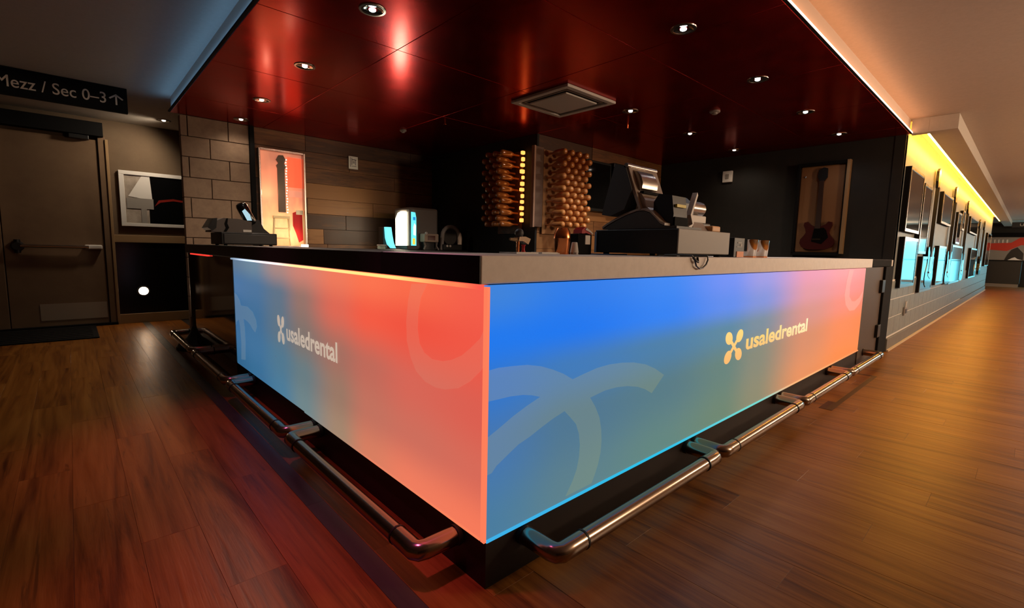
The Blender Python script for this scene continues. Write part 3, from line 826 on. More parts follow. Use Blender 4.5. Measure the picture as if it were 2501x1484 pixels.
obj('cuff', B().box(1.235, 5.330, 1.50, 1.325, 5.356, 1.56, 0.008), mat('cream_cuff', (255, 236, 204), 0.6), rc)
for lz in (1.22, 1.75):
    lamp('case_fill', 'POINT', (1.20 if lz < 1.5 else 0.92, 5.24, lz), 0.8, (1.0, 0.72, 0.46), shadow_soft_size=0.03)  # point lights added in front to brighten the case contents
rd = thing('light_block', (1.30, 5.27, 1.10), 'small bright white block at the display case foot', 'light')
obj('block', B().box(1.27, 5.24, 1.086, 1.35, 5.29, 1.125, 0.004), mat('white_glow', (255, 250, 240), 0.5, emit=(255, 244, 230), es=1.3), rd)

# shelf the back-bar things stand on
sh = thing('back_bar', (2.0, 5.0, 0), 'dark back bar shelf along the left wood wall', 'shelf')
obj('top', B().box(0.80, 4.30, 1.03, 3.32, 5.39, 1.085, 0.003), M['black'], sh)
obj('cabinet', B().box(0.80, 4.36, 0.0, 3.32, 5.38, 1.03), M['black_matt'], sh)

# notice on the wood wall
nt = thing('notice', (2.03, 5.385, 2.17), 'small white notice with black print on the wood wall', 'notice')
obj('sheet', B().box(1.967, 5.378, 2.175, 2.10, 5.39, 2.345, 0.002), M['paper'], nt)
ink = B().box(1.99, 5.3765, 2.20, 1.996, 5.378, 2.33).box(2.01, 5.3765, 2.23, 2.016, 5.378, 2.325).box(2.06, 5.3765, 2.23, 2.066, 5.378, 2.30).box(2.01, 5.3765, 2.295, 2.075, 5.378, 2.303)
ink.box(2.024, 5.3765, 2.255, 2.052, 5.378, 2.262).box(2.024, 5.3765, 2.27, 2.052, 5.378, 2.277).box(2.01, 5.3765, 2.21, 2.075, 5.378, 2.215)
obj('print', ink, M['black'], nt)

# ------------------------------------------------------------------ back-bar machines
mc = thing('drink_machine', (2.57, 4.7, 1.085), 'tall grey drink machine with a glowing white and cyan front', 'machine')
obj('body', B().box(2.36, 4.42, 1.085, 2.79, 4.85, 1.64, 0.03), mat('machine_shell', (108, 100, 94), 0.45), mc)
obj('base', B().box(2.30, 4.40, 1.085, 2.45, 4.82, 1.14, 0.01), M['dgrey'], mc)
glow_white = mat('white_screen_glow', (240, 255, 250), 0.4, emit=(255, 240, 206), es=22.0)
glow_cyan = mat('cyan_screen_glow', (120, 240, 240), 0.4, emit=(90, 215, 225), es=1.2)
obj('light_panel', B().prism([(4.52, 1.14), (4.78, 1.14), (4.78, 1.50), (4.72, 1.57), (4.64, 1.59), (4.52, 1.58)], (2.345, 0, 0), (0, 1, 0), (0, 0, 1), (0.02, 0, 0)), glow_white, mc, label='glowing white front')
fp = obj('light_panel', B().prism([(2.37, 1.14), (2.44, 1.14), (2.44, 1.50), (2.425, 1.57), (2.37, 1.575)], (0, 4.408, 0), (1, 0, 0), (0, 0, 1), (0, 0.015, 0)), glow_cyan, mc, label='glowing cyan side strip')
obj('label_patch', B().prism([(2.395, 1.28), (2.43, 1.27), (2.435, 1.40), (2.41, 1.43), (2.395, 1.38)], (0, 4.405, 0), (1, 0, 0), (0, 0, 1), (0, 0.004, 0)), mat('pale_label', (240, 250, 240), 0.5, emit=(236, 250, 240), es=1.0), fp)
obj('label_patch', B().box(2.385, 4.404, 1.155, 2.42, 4.408, 1.235), mat('yellow_label', (250, 210, 60), 0.5, emit=(250, 206, 70), es=1.0), fp, label='yellow patch')
obj('label_patch', B().box(2.39, 4.404, 1.47, 2.425, 4.408, 1.51), mat('blue_label', (30, 130, 200), 0.5, emit=(30, 140, 210), es=1.0), fp, label='blue patch')
mc2 = thing('dispenser', (2.12, 4.6, 1.085), 'small dispenser with a curved glowing cyan front', 'dispenser')
obj('column', B().box(2.06, 4.60, 1.085, 2.12, 4.72, 1.37, 0.006), M['black'], mc2)
cv = [(2.075, 1.37), (2.15, 1.37), (2.165, 1.27), (2.185, 1.17), (2.215, 1.10), (2.16, 1.10), (2.11, 1.15), (2.085, 1.23)]
obj('curved_front', B().prism(cv, (0, 4.54, 0), (1, 0, 0), (0, 0, 1), (0, 0.05, 0)), mat('cyan_curve_glow', (120, 220, 240), 0.4, emit=(110, 225, 240), es=1.2), mc2, label='glowing cyan curve')
obj('tray', B().box(2.04, 4.5, 1.085, 2.26, 4.76, 1.10), M['black'], mc2)
bx_ = thing('plastic_tub', (1.98, 4.5, 1.085), 'small pale green tub left of the cyan dispenser', 'tub')
obj('tub', B().box(1.95, 4.46, 1.085, 2.025, 4.54, 1.128, 0.006), mat('pale_green', (168, 190, 176), 0.5), bx_)
obj('lid', B().box(1.946, 4.456, 1.128, 2.03, 4.544, 1.143, 0.004), M['white'], bx_)
cm = thing('coffee_brewer', (2.62, 4.36, 1.085), 'small beige brewer with a brown window and black base', 'machine')
obj('head', B().box(2.50, 4.30, 1.19, 2.72, 4.42, 1.30, 0.012), mat('beige_shell', (168, 146, 126), 0.5), cm)
obj('window', B().box(2.55, 4.294, 1.215, 2.66, 4.30, 1.275), mat('brown_glass', (84, 32, 20), 0.3), cm, label='brown window')
obj('knob', B().cyl((2.52, 4.30, 1.305), (2.52, 4.288, 1.305), 0.017, None, 16), M['white'], cm)
obj('column', B().box(2.52, 4.36, 1.085, 2.71, 4.42, 1.19, 0.004), M['black'], cm)
obj('foot', B().tube([(2.51, 4.33, 1.19), (2.53, 4.33, 1.14), (2.50, 4.32, 1.09)], 0.012, 8), M['grey'], cm)
obj('foot', B().tube([(2.71, 4.33, 1.19), (2.70, 4.33, 1.14), (2.73, 4.32, 1.09)], 0.012, 8), M['grey'], cm)
tp = thing('beverage_tap', (2.95, 4.36, 1.085), 'arched grey tap stand with a pale handle before the black wall', 'tap')
arch = [(2.80 + 0.0, 4.36, 1.09)] + [(2.955 - 0.135 * math.cos(t), 4.36, 1.28 + 0.13 * math.sin(t)) for t in [i * math.pi / 10 for i in range(11)]] + [(3.09, 4.36, 1.20)]
obj('arch', B().tube(arch, 0.028, 10), M['grey'], tp, smooth=True)
obj('backplate', B().cyl((2.955, 4.37, 1.27), (2.955, 4.40, 1.27), 0.11, None, 24), M['dgrey'], tp)
obj('base', B().box(2.80, 4.31, 1.085, 3.12, 4.42, 1.17, 0.01), M['black'], tp)
obj('handle', B().lathe([(0.03, 0), (0.034, 0.09), (0.024, 0.15), (0.002, 0.175)], (3.10, 4.35, 1.17), n=16), mat('pale_handle', (246, 226, 206), 0.3), tp, smooth=True)
for xx in (2.86, 2.91):
    obj('gauge', B().lathe([(0.016, 0.0), (0.016, 0.01), (0.011, 0.012)], (xx, 4.31, 1.145), (0, -1, 0), n=14), M['white'], tp)

# ------------------------------------------------------------------ left register
lr = thing('cash_drawer', (0.28, 3.85, 1.10), 'black cash drawer on the left counter end', 'cash drawer')
obj('case', B().box(0.05, 3.68, 1.108, 0.505, 4.10, 1.215, 0.006), M['black'], lr)
obj('front', B().box(0.07, 3.672, 1.118, 0.49, 3.68, 1.20, 0.003), M['dgrey'], lr)
for fx in (0.09, 0.46):
    for fy in (3.72, 4.05):
        obj('foot', B().cyl((fx, fy, 1.10), (fx, fy, 1.109), 0.015, None, 10), M['black_matt'], lr)
rp = thing('receipt_printer', (0.17, 3.85, 1.215), 'grey receipt printer lying on the left cash drawer', 'printer')
obj('shell', B().prism([(-0.02, 1.215), (0.30, 1.215), (0.30, 1.315), (0.20, 1.335), (0.08, 1.338), (0.0, 1.30)], (0, 3.70, 0), (1, 0, 0), (0, 0, 1), (0, 0.24, 0)), mat('printer_shell', (92, 82, 76), 0.55), rp)
obj('cover', B().prism([(-0.045, 1.25), (-0.01, 1.225), (0.02, 1.25), (0.03, 1.335), (0.0, 1.33)], (0, 3.695, 0), (1, 0, 0), (0, 0, 1), (0, 0.25, 0)), M['black'], rp)
obj('seam', B().prism([(0.075, 1.22), (0.095, 1.255), (0.085, 1.29), (0.10, 1.335), (0.112, 1.337), (0.105, 1.29), (0.118, 1.255), (0.095, 1.22)], (0, 3.694, 0), (1, 0, 0), (0, 0, 1), (0, 0.01, 0)), M['black_matt'], rp)
obj('label', B().box(0.228, 3.695, 1.222, 0.295, 3.70, 1.242), M['paper'], rp, label='white paper tab')
lt = thing('card_terminal', (0.36, 3.80, 1.215), 'tilted black card terminal with a bright screen on the left drawer', 'terminal')
R_ = Matrix.Translation((0.36, 3.8, 1.3)) @ Matrix.Rotation(math.radians(-26), 4, 'Y') @ Matrix.Translation((-0.36, -3.8, -1.3))
obj('head', B().box(0.285, 3.76, 1.30, 0.375, 3.86, 1.52, 0.03).xf(R_), M['black_gloss'], lt, smooth=True)
obj('screen', B().prism([(0.30, 1.36), (0.335, 1.345), (0.345, 1.40), (0.33, 1.46), (0.30, 1.45)], (0, 3.757, 0), (1, 0, 0), (0, 0, 1), (0, 0.004, 0)).xf(R_), mat('terminal_screen', (170, 215, 235), 0.3, emit=(168, 212, 232), es=0.75), lt)
obj('base', B().prism([(0.31, 1.216), (0.47, 1.216), (0.42, 1.26), (0.38, 1.34), (0.33, 1.33)], (0, 3.77, 0), (1, 0, 0), (0, 0, 1), (0, 0.10, 0)), M['black'], lt)

# ------------------------------------------------------------------ right register
dr = thing('cash_drawer', (1.72, 0.42, 1.10), 'large grey and black cash drawer on the right counter', 'cash drawer')
obj('case', B().box(1.412, 0.156, 1.113, 2.03, 0.69, 1.246, 0.004), M['black'], dr)
obj('front', B().box(1.411, 0.150, 1.116, 2.032, 0.157, 1.247, 0.003), M['grey'], dr)
obj('rear_edge', B().box(1.405, 0.676, 1.112, 1.413, 0.69, 1.235), mat('blue_grey_edge', (112, 130, 146), 0.5), dr)
for fx in (1.46, 1.98):
    for fy in (0.2, 0.64):
        obj('foot', B().cyl((fx, fy, 1.10), (fx, fy, 1.114), 0.018, None, 10), M['black_matt'], dr)
pad = thing('counter_mat', (1.36, 0.62, 1.10), 'blue flat mat beside the right cash drawer', 'mat')
obj('sheet', B().box(1.24, 0.45, 1.1005, 1.40, 0.69, 1.106, 0.002).box(1.24, 0.45, 1.106, 1.40, 0.46, 1.108), mat('blue_mat', (44, 78, 120), 0.5), pad)

ps = thing('pos_terminal', (1.6, 0.42, 1.247), 'large point of sale terminal seen from behind on the right drawer', 'register')
tan_shell = mat('warm_grey_shell', (150, 134, 120), 0.42)
base = [(0.66, 1.25), (0.63, 1.268), (0.57, 1.297), (0.50, 1.325), (0.43, 1.345), (0.38, 1.347), (0.345, 1.335), (0.31, 1.305), (0.277, 1.272), (0.25, 1.262), (0.18, 1.262), (0.18, 1.25)]
obj('base', B().prism(base, (1.44, 0, 0), (0, 1, 0), (0, 0, 1), (0.28, 0, 0)), M['dgrey'], ps)
obj('base_lit_top', B().prism([(a_, b_ + 0.004) for a_, b_ in base[:10]] + [(a_, b_ + 0.016) for a_, b_ in reversed(base[:10])], (1.437, 0, 0), (0, 1, 0), (0, 0, 1), (0.286, 0, 0)), tan_shell, ps)  # tan layer puts the lit top of the base into colour
neck = [(0.455, 1.34), (0.44, 1.40), (0.452, 1.452), (0.42, 1.452), (0.39, 1.41), (0.375, 1.37), (0.31, 1.31), (0.36, 1.345)]
obj('neck', B().prism(neck, (1.46, 0, 0), (0, 1, 0), (0, 0, 1), (0.17, 0, 0)), tan_shell, ps)
obj('neck_slot', B().box(1.465, 0.405, 1.448, 1.625, 0.43, 1.462), M['black_matt'], ps)
disp = [(0.575, 1.622), (0.505, 1.602), (0.455, 1.47), (0.50, 1.36), (0.60, 1.325), (0.655, 1.335), (0.64, 1.40)]
obj('display_shell', B().prism(disp, (1.42, 0, 0), (0, 1, 0), (0, 0, 1), (0.30, 0, 0)), M['dgrey'], ps)
obj('display_back', B().prism([(0.506, 1.606), (0.494, 1.600), (0.40, 1.36), (0.412, 1.352), (0.455, 1.45)], (1.435, 0, 0), (0, 1, 0), (0, 0, 1), (0.30, 0, 0)), tan_shell, ps)
hump = [(0.488, 1.585), (0.462, 1.578), (0.434, 1.548), (0.420, 1.51), (0.424, 1.478), (0.446, 1.462), (0.46, 1.52)]
obj('back_hump', B().prism(hump, (1.475, 0, 0), (0, 1, 0), (0, 0, 1), (0.16, 0, 0)), M['steel'], ps, smooth=True)
obj('top_edge', B().tube([(1.42, 0.50, 1.606), (1.73, 0.50, 1.606)], 0.014, 12), M['steel'], ps, smooth=True)

cr = obj('card_reader', B().prism([(0.24, 1.265), (0.36, 1.265), (0.36, 1.40), (0.33, 1.445), (0.25, 1.43), (0.235, 1.33)], (1.50, 0, 0), (0, 1, 0), (0, 0, 1), (0.15, 0, 0)), M['black'], ps, label='black card reader on the terminal')
obj('sticker', B().box(1.52, 0.228, 1.368, 1.62, 0.24, 1.384), mat('yellow_sticker', (206, 192, 70), 0.5), cr, label='yellow sticker')
obj('lower_slot', B().box(1.505, 0.228, 1.268, 1.648, 0.24, 1.315), M['black_matt'], cr)
obj('wing', B().prism([(1.655, 1.27), (1.70, 1.285), (1.672, 1.335), (1.735, 1.465), (1.745, 1.45), (1.69, 1.335), (1.715, 1.29), (1.69, 1.262)], (0, 0.225, 0), (1, 0, 0), (0, 0, 1), (0, 0.03, 0)), M['white'], cr, label='bright white edge')
sp = thing('receipt_printer', (1.88, 0.36, 1.247), 'receipt printer with a steel roll cover right of the terminal', 'printer')
obj('body', B().prism([(0.30, 1.29), (0.46, 1.29), (0.46, 1.40), (0.41, 1.45), (0.35, 1.452), (0.30, 1.41)], (1.74, 0, 0), (0, 1, 0), (0, 0, 1), (0.11, 0, 0)), M['black'], sp)
obj('roll_cover', B().cyl((1.84, 0.36, 1.395), (2.04, 0.36, 1.395), 0.046, None, 24), M['steel'], sp, smooth=True)
obj('side_box', B().box(1.81, 0.29, 1.302, 2.0, 0.44, 1.348, 0.006), M['white'], sp)
obj('foot', B().prism([(0.22, 1.248), (0.44, 1.248), (0.40, 1.29), (0.26, 1.30)], (1.735, 0, 0), (0, 1, 0), (0, 0, 1), (0.16, 0, 0)), tan_shell, sp)
obj('tray', B().box(1.90, 0.26, 1.248, 2.0, 0.46, 1.302, 0.006), M['black'], sp)
obj('adapter', B().box(1.90, 0.20, 1.248, 2.01, 0.258, 1.285, 0.008), mat('amber_adapter', (214, 160, 104), 0.5), sp)
cbl = thing('cable', (1.34, -0.012, 1.05), 'black cable looping down over the right counter edge', 'cable')
loop = [(1.30, 0.16, 1.108), (1.275, 0.05, 1.112), (1.265, -0.004, 1.108), (1.285, -0.010, 1.085), (1.300, -0.010, 1.06), (1.335, -0.010, 1.046), (1.370, -0.010, 1.049), (1.402, -0.010, 1.065), (1.420, -0.010, 1.088), (1.424, -0.004, 1.108), (1.43, 0.06, 1.108), (1.44, 0.15, 1.106)]
obj('cord', B().tube(loop, 0.0042, 8), M['black'], cbl, smooth=True)
obj('clip', B().tube([(1.272, -0.006, 1.10), (1.285, -0.014, 1.085), (1.31, -0.013, 1.078), (1.315, -0.006, 1.10)], 0.006, 8), M['black'], cbl, smooth=True)

# wall screens behind the register
for (x0, x1, z0, z1, y_, lb) in ((4.17, 4.72, 1.66, 2.33, 3.0, 'dark flat screen on the wood wall beside the bottle rack'), (4.74, 5.35, 1.64, 2.35, 2.97, 'dark flat screen on the wood wall behind the register')):
    tv = thing('wall_screen', ((x0 + x1) / 2, y_, z0), lb, 'screen', 'dark screens on the wood wall')
    obj('case', B().box(x0, y_, z0, x1, 3.08, z1, 0.008), M['black'], tv)
    obj('panel', B().box(x0 + 0.03, y_ - 0.004, z0 + 0.04, x1 - 0.03, y_, z1 - 0.03), M['glass'], tv)
    obj('bracket', B().box((x0 + x1) / 2 - .08, 3.07, z0 + .15, (x0 + x1) / 2 + .08, 3.096, z1 - .15), M['dgrey'], tv)

# ------------------------------------------------------------------ right counter small things
def shaker(c, r_, h, mt_, label, nm='cocktail_shaker'):
    t_ = thing(nm, c, label, 'shaker')
    obj('cup', B().lathe([(r_ * .78, 0), (r_ * .82, 0.004), (r_ * .98, h * .55), (r_, h * .60)], c, n=24), mt_, t_, smooth=True)
    obj('top', B().lathe([(r_ * 1.02, h * .60), (r_ * 1.02, h * .64), (r_ * .93, h * .85), (r_ * .72, h * .97), (r_ * .68, h)], c, n=24), mt_, t_, smooth=True)
    return t_


shaker((0.955, 0.55, 1.10), 0.043, 0.135, M['copper'], 'copper cocktail shaker standing on the right counter')
jg = thing('jigger', (1.03, 0.53, 1.10), 'small white tapered cup beside the copper shaker', 'cup')
obj('cup', B().lathe([(0.022, 0), (0.023, 0.01), (0.015, 0.062), (0.012, 0.064)], (1.03, 0.53, 1.10), n=20), M['white'], jg, smooth=True)
obj('band', B().lathe([(0.0232, 0.002), (0.0236, 0.010)], (1.03, 0.53, 1.10), n=20, caps=False), M['steel'], jg, smooth=True)
cd = thing('bottle_caddy', (1.10, 0.56, 1.10), 'black caddy with a white tag and red cap', 'caddy')
obj('case', B().box(1.055, 0.53, 1.10, 1.175, 0.60, 1.21, 0.005), M['black_matt'], cd)
obj('tag', B().box(1.115, 0.526, 1.155, 1.155, 0.53, 1.203), M['paper'], cd, label='white tag')
obj('cap', B().prism([(1.08, 1.212), (1.085, 1.232), (1.11, 1.246), (1.15, 1.23), (1.175, 1.211), (1.145, 1.21), (1.12, 1.216), (1.10, 1.212)], (0, 0.525, 0), (1, 0, 0), (0, 0, 1), (0, 0.06, 0)), M['red'], cd, label='red and white cap')
obj('cap_rim', B().prism([(1.105, 1.232), (1.115, 1.242), (1.15, 1.228), (1.172, 1.213), (1.165, 1.21), (1.145, 1.22), (1.118, 1.228)], (0, 0.52, 0), (1, 0, 0), (0, 0, 1), (0, 0.005, 0)), M['white'], cd)
tl = thing('bar_tap', (0.68, 0.58, 1.10), 'small chrome tap with a red lever on the corner of the counter', 'tap')
obj('stem', B().cyl((0.668, 0.58, 1.105), (0.668, 0.58, 1.17), 0.008, None, 12), M['copper'], tl, smooth=True)
obj('body', B().prism([(0.655, 1.16), (0.685, 1.16), (0.72, 1.145), (0.735, 1.172), (0.70, 1.182), (0.66, 1.18)], (0, 0.56, 0), (1, 0, 0), (0, 0, 1), (0, 0.04, 0)), M['chrome'], tl)
obj('spout', B().cyl((0.66, 0.575, 1.166), (0.61, 0.575, 1.168), 0.010, 0.006, 12), M['tan'], tl, smooth=True)
obj('lever', B().lathe([(0.012, 0), (0.007, 0.012), (0.008, 0.03), (0.012, 0.036)], (0.70, 0.575, 1.107), n=12), M['red'], tl, smooth=True)
obj('knob', B().sph((0.675, 0.58, 1.198), 0.022, 14, 10), M['dgrey'], tl, smooth=True)
np_ = thing('napkin_tray', (0.68, 0.58, 1.10), 'thin white tray under the chrome tap', 'tray')
obj('sheet', B().box(0.60, 0.52, 1.1005, 0.745, 0.64, 1.106, 0.002), M['white'], np_)
obj('rim', B().box(0.60, 0.515, 1.1005, 0.745, 0.521, 1.108), M['white'], np_)
np2 = thing('folded_napkin', (0.84, 0.56, 1.10), 'white folded napkin left of the copper shaker', 'napkin')
obj('sheet', B().box(0.765, 0.51, 1.1005, 0.895, 0.60, 1.106, 0.002).box(0.77, 0.515, 1.106, 0.885, 0.59, 1.109), M['paper'], np2)
bb = thing('black_carton', (2.30, 0.22, 1.10), 'black printed carton right of the cash drawer', 'carton')
obj('box', B().box(2.20, 0.19, 1.10, 2.36, 0.30, 1.225, 0.003), M['black'], bb)
obj('print', B().box(2.25, 0.188, 1.19, 2.31, 0.19, 1.197).box(2.24, 0.188, 1.165, 2.32, 0.19, 1.169).box(2.29, 0.188, 1.172, 2.32, 0.19, 1.186), M['grey'], bb)
obj('orange_base', B().box(2.24, 0.186, 1.101, 2.345, 0.19, 1.138), mat('orange_card', (206, 126, 70), 0.5), bb, label='orange base strip')
for xx, lb in ((2.50, 'chrome tumbler nearer the black carton'), (2.70, 'chrome tumbler farther along the counter')):
    tm = thing('tumbler', (xx, 0.22, 1.10), lb, 'tumbler', 'chrome tumblers on the right counter')
    obj('cup', B().lathe([(0.052, 0), (0.054, 0.004), (0.062, 0.115), (0.063, 0.12), (0.060, 0.12), (0.05, 0.012)], (xx, 0.22, 1.10), n=28, caps=False).lathe([(0.052, 0.0), (0.001, 0.0)], (xx, 0.22, 1.101), n=28, caps=False), M['chrome'], tm, smooth=True)
    obj('foot_ring', B().lathe([(0.055, 0.0), (0.056, 0.008)], (xx, 0.22, 1.10), n=28, caps=False), M['copper'], tm, smooth=True)

# dark wall fittings
sw = thing('wall_switch', (6.19, 2.01, 2.15), 'small white switch box on the dark wall', 'switch')
obj('plate', B().box(6.165, 1.94, 2.155, 6.199, 2.08, 2.315, 0.006), M['white'], sw)
obj('rocker', B().box(6.158, 1.985, 2.20, 6.166, 2.035, 2.27, 0.003), M['grey'], sw)
gc = thing('guitar_case_display', (6.17, 0.80, 1.16), 'tan backed open guitar display on the dark wall', 'display case')
obj('back', B().box(6.165, 0.56, 1.165, 6.198, 1.05, 2.26, 0.02), mat('tan_backing', (122, 82, 46), 0.7), gc)
obj('edge_strip', B().box(6.12, 0.50, 1.15, 6.198, 0.535, 2.30, 0.003), M['tan'], gc)
obj('top_rail', B().box(6.13, 0.53, 2.26, 6.198, 1.08, 2.30, 0.003), M['black_matt'], gc)
obj('side_rail', B().box(6.13, 1.05, 1.15, 6.198, 1.08, 2.26, 0.003), M['black_matt'], gc)
obj('bottom_rail', B().box(6.13, 0.53, 1.125, 6.198, 1.08, 1.165, 0.003), M['black_matt'], gc)
obj('screw', B().cyl((6.165, 0.985, 2.13), (6.155, 0.985, 2.13), 0.012, None, 12), M['chrome'], gc)
guitar('electric_guitar', (6.162, 0.79, 1.20), (0, -1, 0), (-1, 0, 0), 1.03, (mat('cherry_red', (58, 12, 9), 0.3), M['black_gloss'], mat('dark_neck', (46, 26, 16), 0.5), M['black']), 'dark red electric guitar hanging on the dark wall', wide=1.12)

# ------------------------------------------------------------------ bottle racks
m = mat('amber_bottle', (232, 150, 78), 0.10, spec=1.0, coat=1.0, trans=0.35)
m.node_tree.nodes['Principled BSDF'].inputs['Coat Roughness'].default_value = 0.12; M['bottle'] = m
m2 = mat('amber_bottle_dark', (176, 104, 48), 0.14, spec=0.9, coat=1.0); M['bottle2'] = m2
prof = [(0.012, 0.0), (0.013, 0.03), (0.0125, 0.075), (0.018, 0.10), (0.033, 0.135), (0.036, 0.15), (0.036, 0.278), (0.034, 0.290), (0.027, 0.300), (0.015, 0.306), (0.002, 0.308)]


ORD = ['first', 'second', 'third', 'fourth', 'fifth', 'sixth', 'seventh', 'eighth', 'ninth', 'tenth', 'eleventh', 'twelfth', 'thirteenth']


def rack(origin, along, out, n_cols, rows, z_top, name, label, mt_, lbl_b, grp):
    t_ = thing(name, origin, label, 'rack')
    o_ = Vector(origin); al = Vector(along); ou = Vector(out)
    Lr = 0.137 * n_cols
    bb_ = B()
    p0 = o_ - al * 0.012; p1 = o_ + al * (Lr + 0.02) + ou * 0.02
    bb_.box(p0.x, p0.y, z_top - rows * 0.0715 - 0.04, p1.x, p1.y, z_top + 0.05)
    obj('backboard', bb_, M['board'], t_)
    first = None
    for r_ in range(rows):
        for c_ in range(n_cols):
            s_ = al * (0.05 + 0.137 * c_ + (0.0685 if r_ % 2 else 0.0))
            loc = o_ + s_ + ou * 0.022; loc.z = z_top - r_ * 0.0715
            if first is None:
                b_ = B().lathe(prof, (0, 0, 0), out, n=14)
                first = obj('bottle', b_, mt_, None, lbl_b, 'bottle', grp, smooth=True)
                first.location = loc
                c2 = first
            else:
                c2 = first.copy(); COL.objects.link(c2); c2.location = loc
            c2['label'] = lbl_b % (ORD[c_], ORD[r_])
    return t_


rack((3.42, 3.075, 1.43), (1, 0, 0), (0, -1, 0), 4, 13, 2.29, 'bottle_rack', 'board holding the bottom-out bottles on the wood wall', M['bottle'], 'bottom-out amber bottle %s from the left, %s row down, wood wall rack', 'bottles in the wood wall rack')
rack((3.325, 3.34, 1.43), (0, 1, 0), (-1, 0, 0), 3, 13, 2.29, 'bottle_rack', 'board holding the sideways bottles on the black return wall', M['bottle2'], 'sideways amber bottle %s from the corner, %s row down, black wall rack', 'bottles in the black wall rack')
co = thing('corner_board', (3.31, 3.06, 1.40), 'vertical brown board at the wall corner between the bottle racks', 'board')
obj('panel', B().box(3.25, 3.05, 1.40, 3.40, 3.09, 2.36, 0.004), mat('corner_brown', (104, 78, 62), 0.5), co)
obj('edge', B().box(3.235, 3.045, 1.395, 3.262, 3.095, 2.365, 0.004), mat('corner_tan', (172, 132, 106), 0.5), co)
nl = thing('rack_lamp', (3.30, 3.30, 1.42), 'orange glowing light bar at the necks of the black wall bottles', 'light')
M['rack_glow'] = mat('orange_rack_light', (255, 170, 80), 0.5, emit=(255, 158, 74), es=2.4)
for i in range(12):
    zz = 2.31 - i * 0.0745
    wv = (0.055, 0.035, 0.05)[i % 3] + random.uniform(-0.008, 0.008)
    obj('lamp_cell', B().box(3.292 - wv, 3.262, zz - 0.024 - 0.006 * (i % 2), 3.292, 3.30, zz + 0.018, 0.009), M['rack_glow'], nl)

# ------------------------------------------------------------------ concourse wall with frames
XE = 24.0
wc = obj('wall_right', B().box(6.3, 0.0, 0, XE, 0.12, 2.68), M['block_grey'], label='grey block wall of the concourse carrying frames and guitars', kind='structure')
obj('wall_right_end', B().box(6.19, 0.0, 0, 6.30, 0.10, 2.68), M['wall_dark'], label='dark end of the bar wall beside the concourse', kind='structure')
far = B()
obj('mortar_bed', B().box(6.20, -0.008, 0.14, 15.0, 0.0, 0.86), M['mortar_light'], wc)
for r_ in range(3):
    z0 = 0.17 + r_ * 0.225; x_ = 6.20 - (0.2 if r_ % 2 else 0)
    while x_ < XE - 0.1:
        a0, a1 = max(x_, 6.20) + 0.005, min(x_ + 0.4, XE) - 0.005
        if a1 - a0 > 0.03:
            if x_ < 14.5: obj('block', B().box(a0, -0.014, z0 + 0.006, a1, 0.0, z0 + 0.219), M['block_grey'], wc)
            else: far.box(a0, -0.014, z0 + 0.006, a1, 0.0, z0 + 0.219)
        x_ += 0.4
obj('far_blocks', far, M['block_grey'], wc, kind='stuff')
obj('baseboard_right', B().box(6.2, -0.03, 0.0, XE, 0.0, 0.15, 0.004), speckle('grey_base', (112, 108, 100), (120, 116, 108), 8, 0.5, 0), label='grey baseboard along the concourse wall', kind='structure')
obj('trim_2', B().box(6.2, -0.05, 0.0, XE, -0.03, 0.02), mat('cream_trim', (206, 184, 150), 0.5), label='thin cream strip at the foot of the concourse wall', kind='structure')

ol = thing('wall_outlet', (7.22, -0.02, 0.36), 'grey outlet box low on the concourse block wall', 'outlet')
obj('plate', B().box(7.14, -0.035, 0.36, 7.34, -0.014, 0.47, 0.004), M['grey'], ol)
obj('socket', B().box(7.18, -0.040, 0.385, 7.30, -0.035, 0.445, 0.004), M['dgrey'], ol)
obj('hook', B().tube([(7.20, -0.03, 0.47), (7.205, -0.032, 0.52), (7.215, -0.034, 0.545)], 0.010, 8), M['white'], ol)

FR = [(6.34, 7.34, 1.435, 2.185, 'square framed display highest beside the bar wall'), (6.42, 7.40, 0.755, 1.372, 'framed display low beside the bar wall'),
      (7.46, 8.15, 1.18, 2.11, 'narrow framed display second from the bar wall'), (7.98, 9.10, 0.63, 1.145, 'low dark framed display under the narrow frame'),
      (9.42, 10.75, 1.69, 2.19, 'wide grey frame right of the first wall guitar'), (9.60, 10.55, 0.68, 1.33, 'low frame under the wide grey frame'),
      (11.85, 12.55, 1.42, 2.03, 'narrow bright frame past the second wall guitar'), (11.5, 13.4, 0.63, 1.385, 'double-width low frame in mid concourse wall'),
      (12.75, 13.2, 1.72, 2.12, 'small frame high past the narrow bright frame'), (14.6, 16.8, 1.74, 2.12, 'wide dark frame in the far part of the wall'),
      (15.7, 17.8, 0.64, 1.40, 'low dark frame in the far part of the wall'), (21.3, 23.2, 0.9, 2.0, 'tall grey frame at the end of the concourse wall')]
for x0, x1, z0, z1, lb in FR:
    t_ = thing('framed_display', ((x0 + x1) / 2, -0.03, z0), lb, 'frame', 'framed displays on the concourse wall')
    obj('box', B().box(x0, -0.052, z0, x1, -0.001, z1, 0.003), M['black_matt'], t_)
    e_ = 0.035
    for bx in ((x0, -0.06, z0, x0 + e_, -0.052, z1), (x1 - e_, -0.06, z0, x1, -0.052, z1), (x0 + e_, -0.06, z0, x1 - e_, -0.052, z0 + e_), (x0 + e_, -0.06, z1 - e_, x1 - e_, -0.052, z1)):
        obj('frame_side', B().box(*bx), M['steel'], t_)
    obj('pane', B().box(x0 + e_, -0.056, z0 + e_, x1 - e_, -0.052, z1 - e_), M['glass'], t_)
gm = (M['black_gloss'], M['steel'], M['black'], M['black_gloss'])
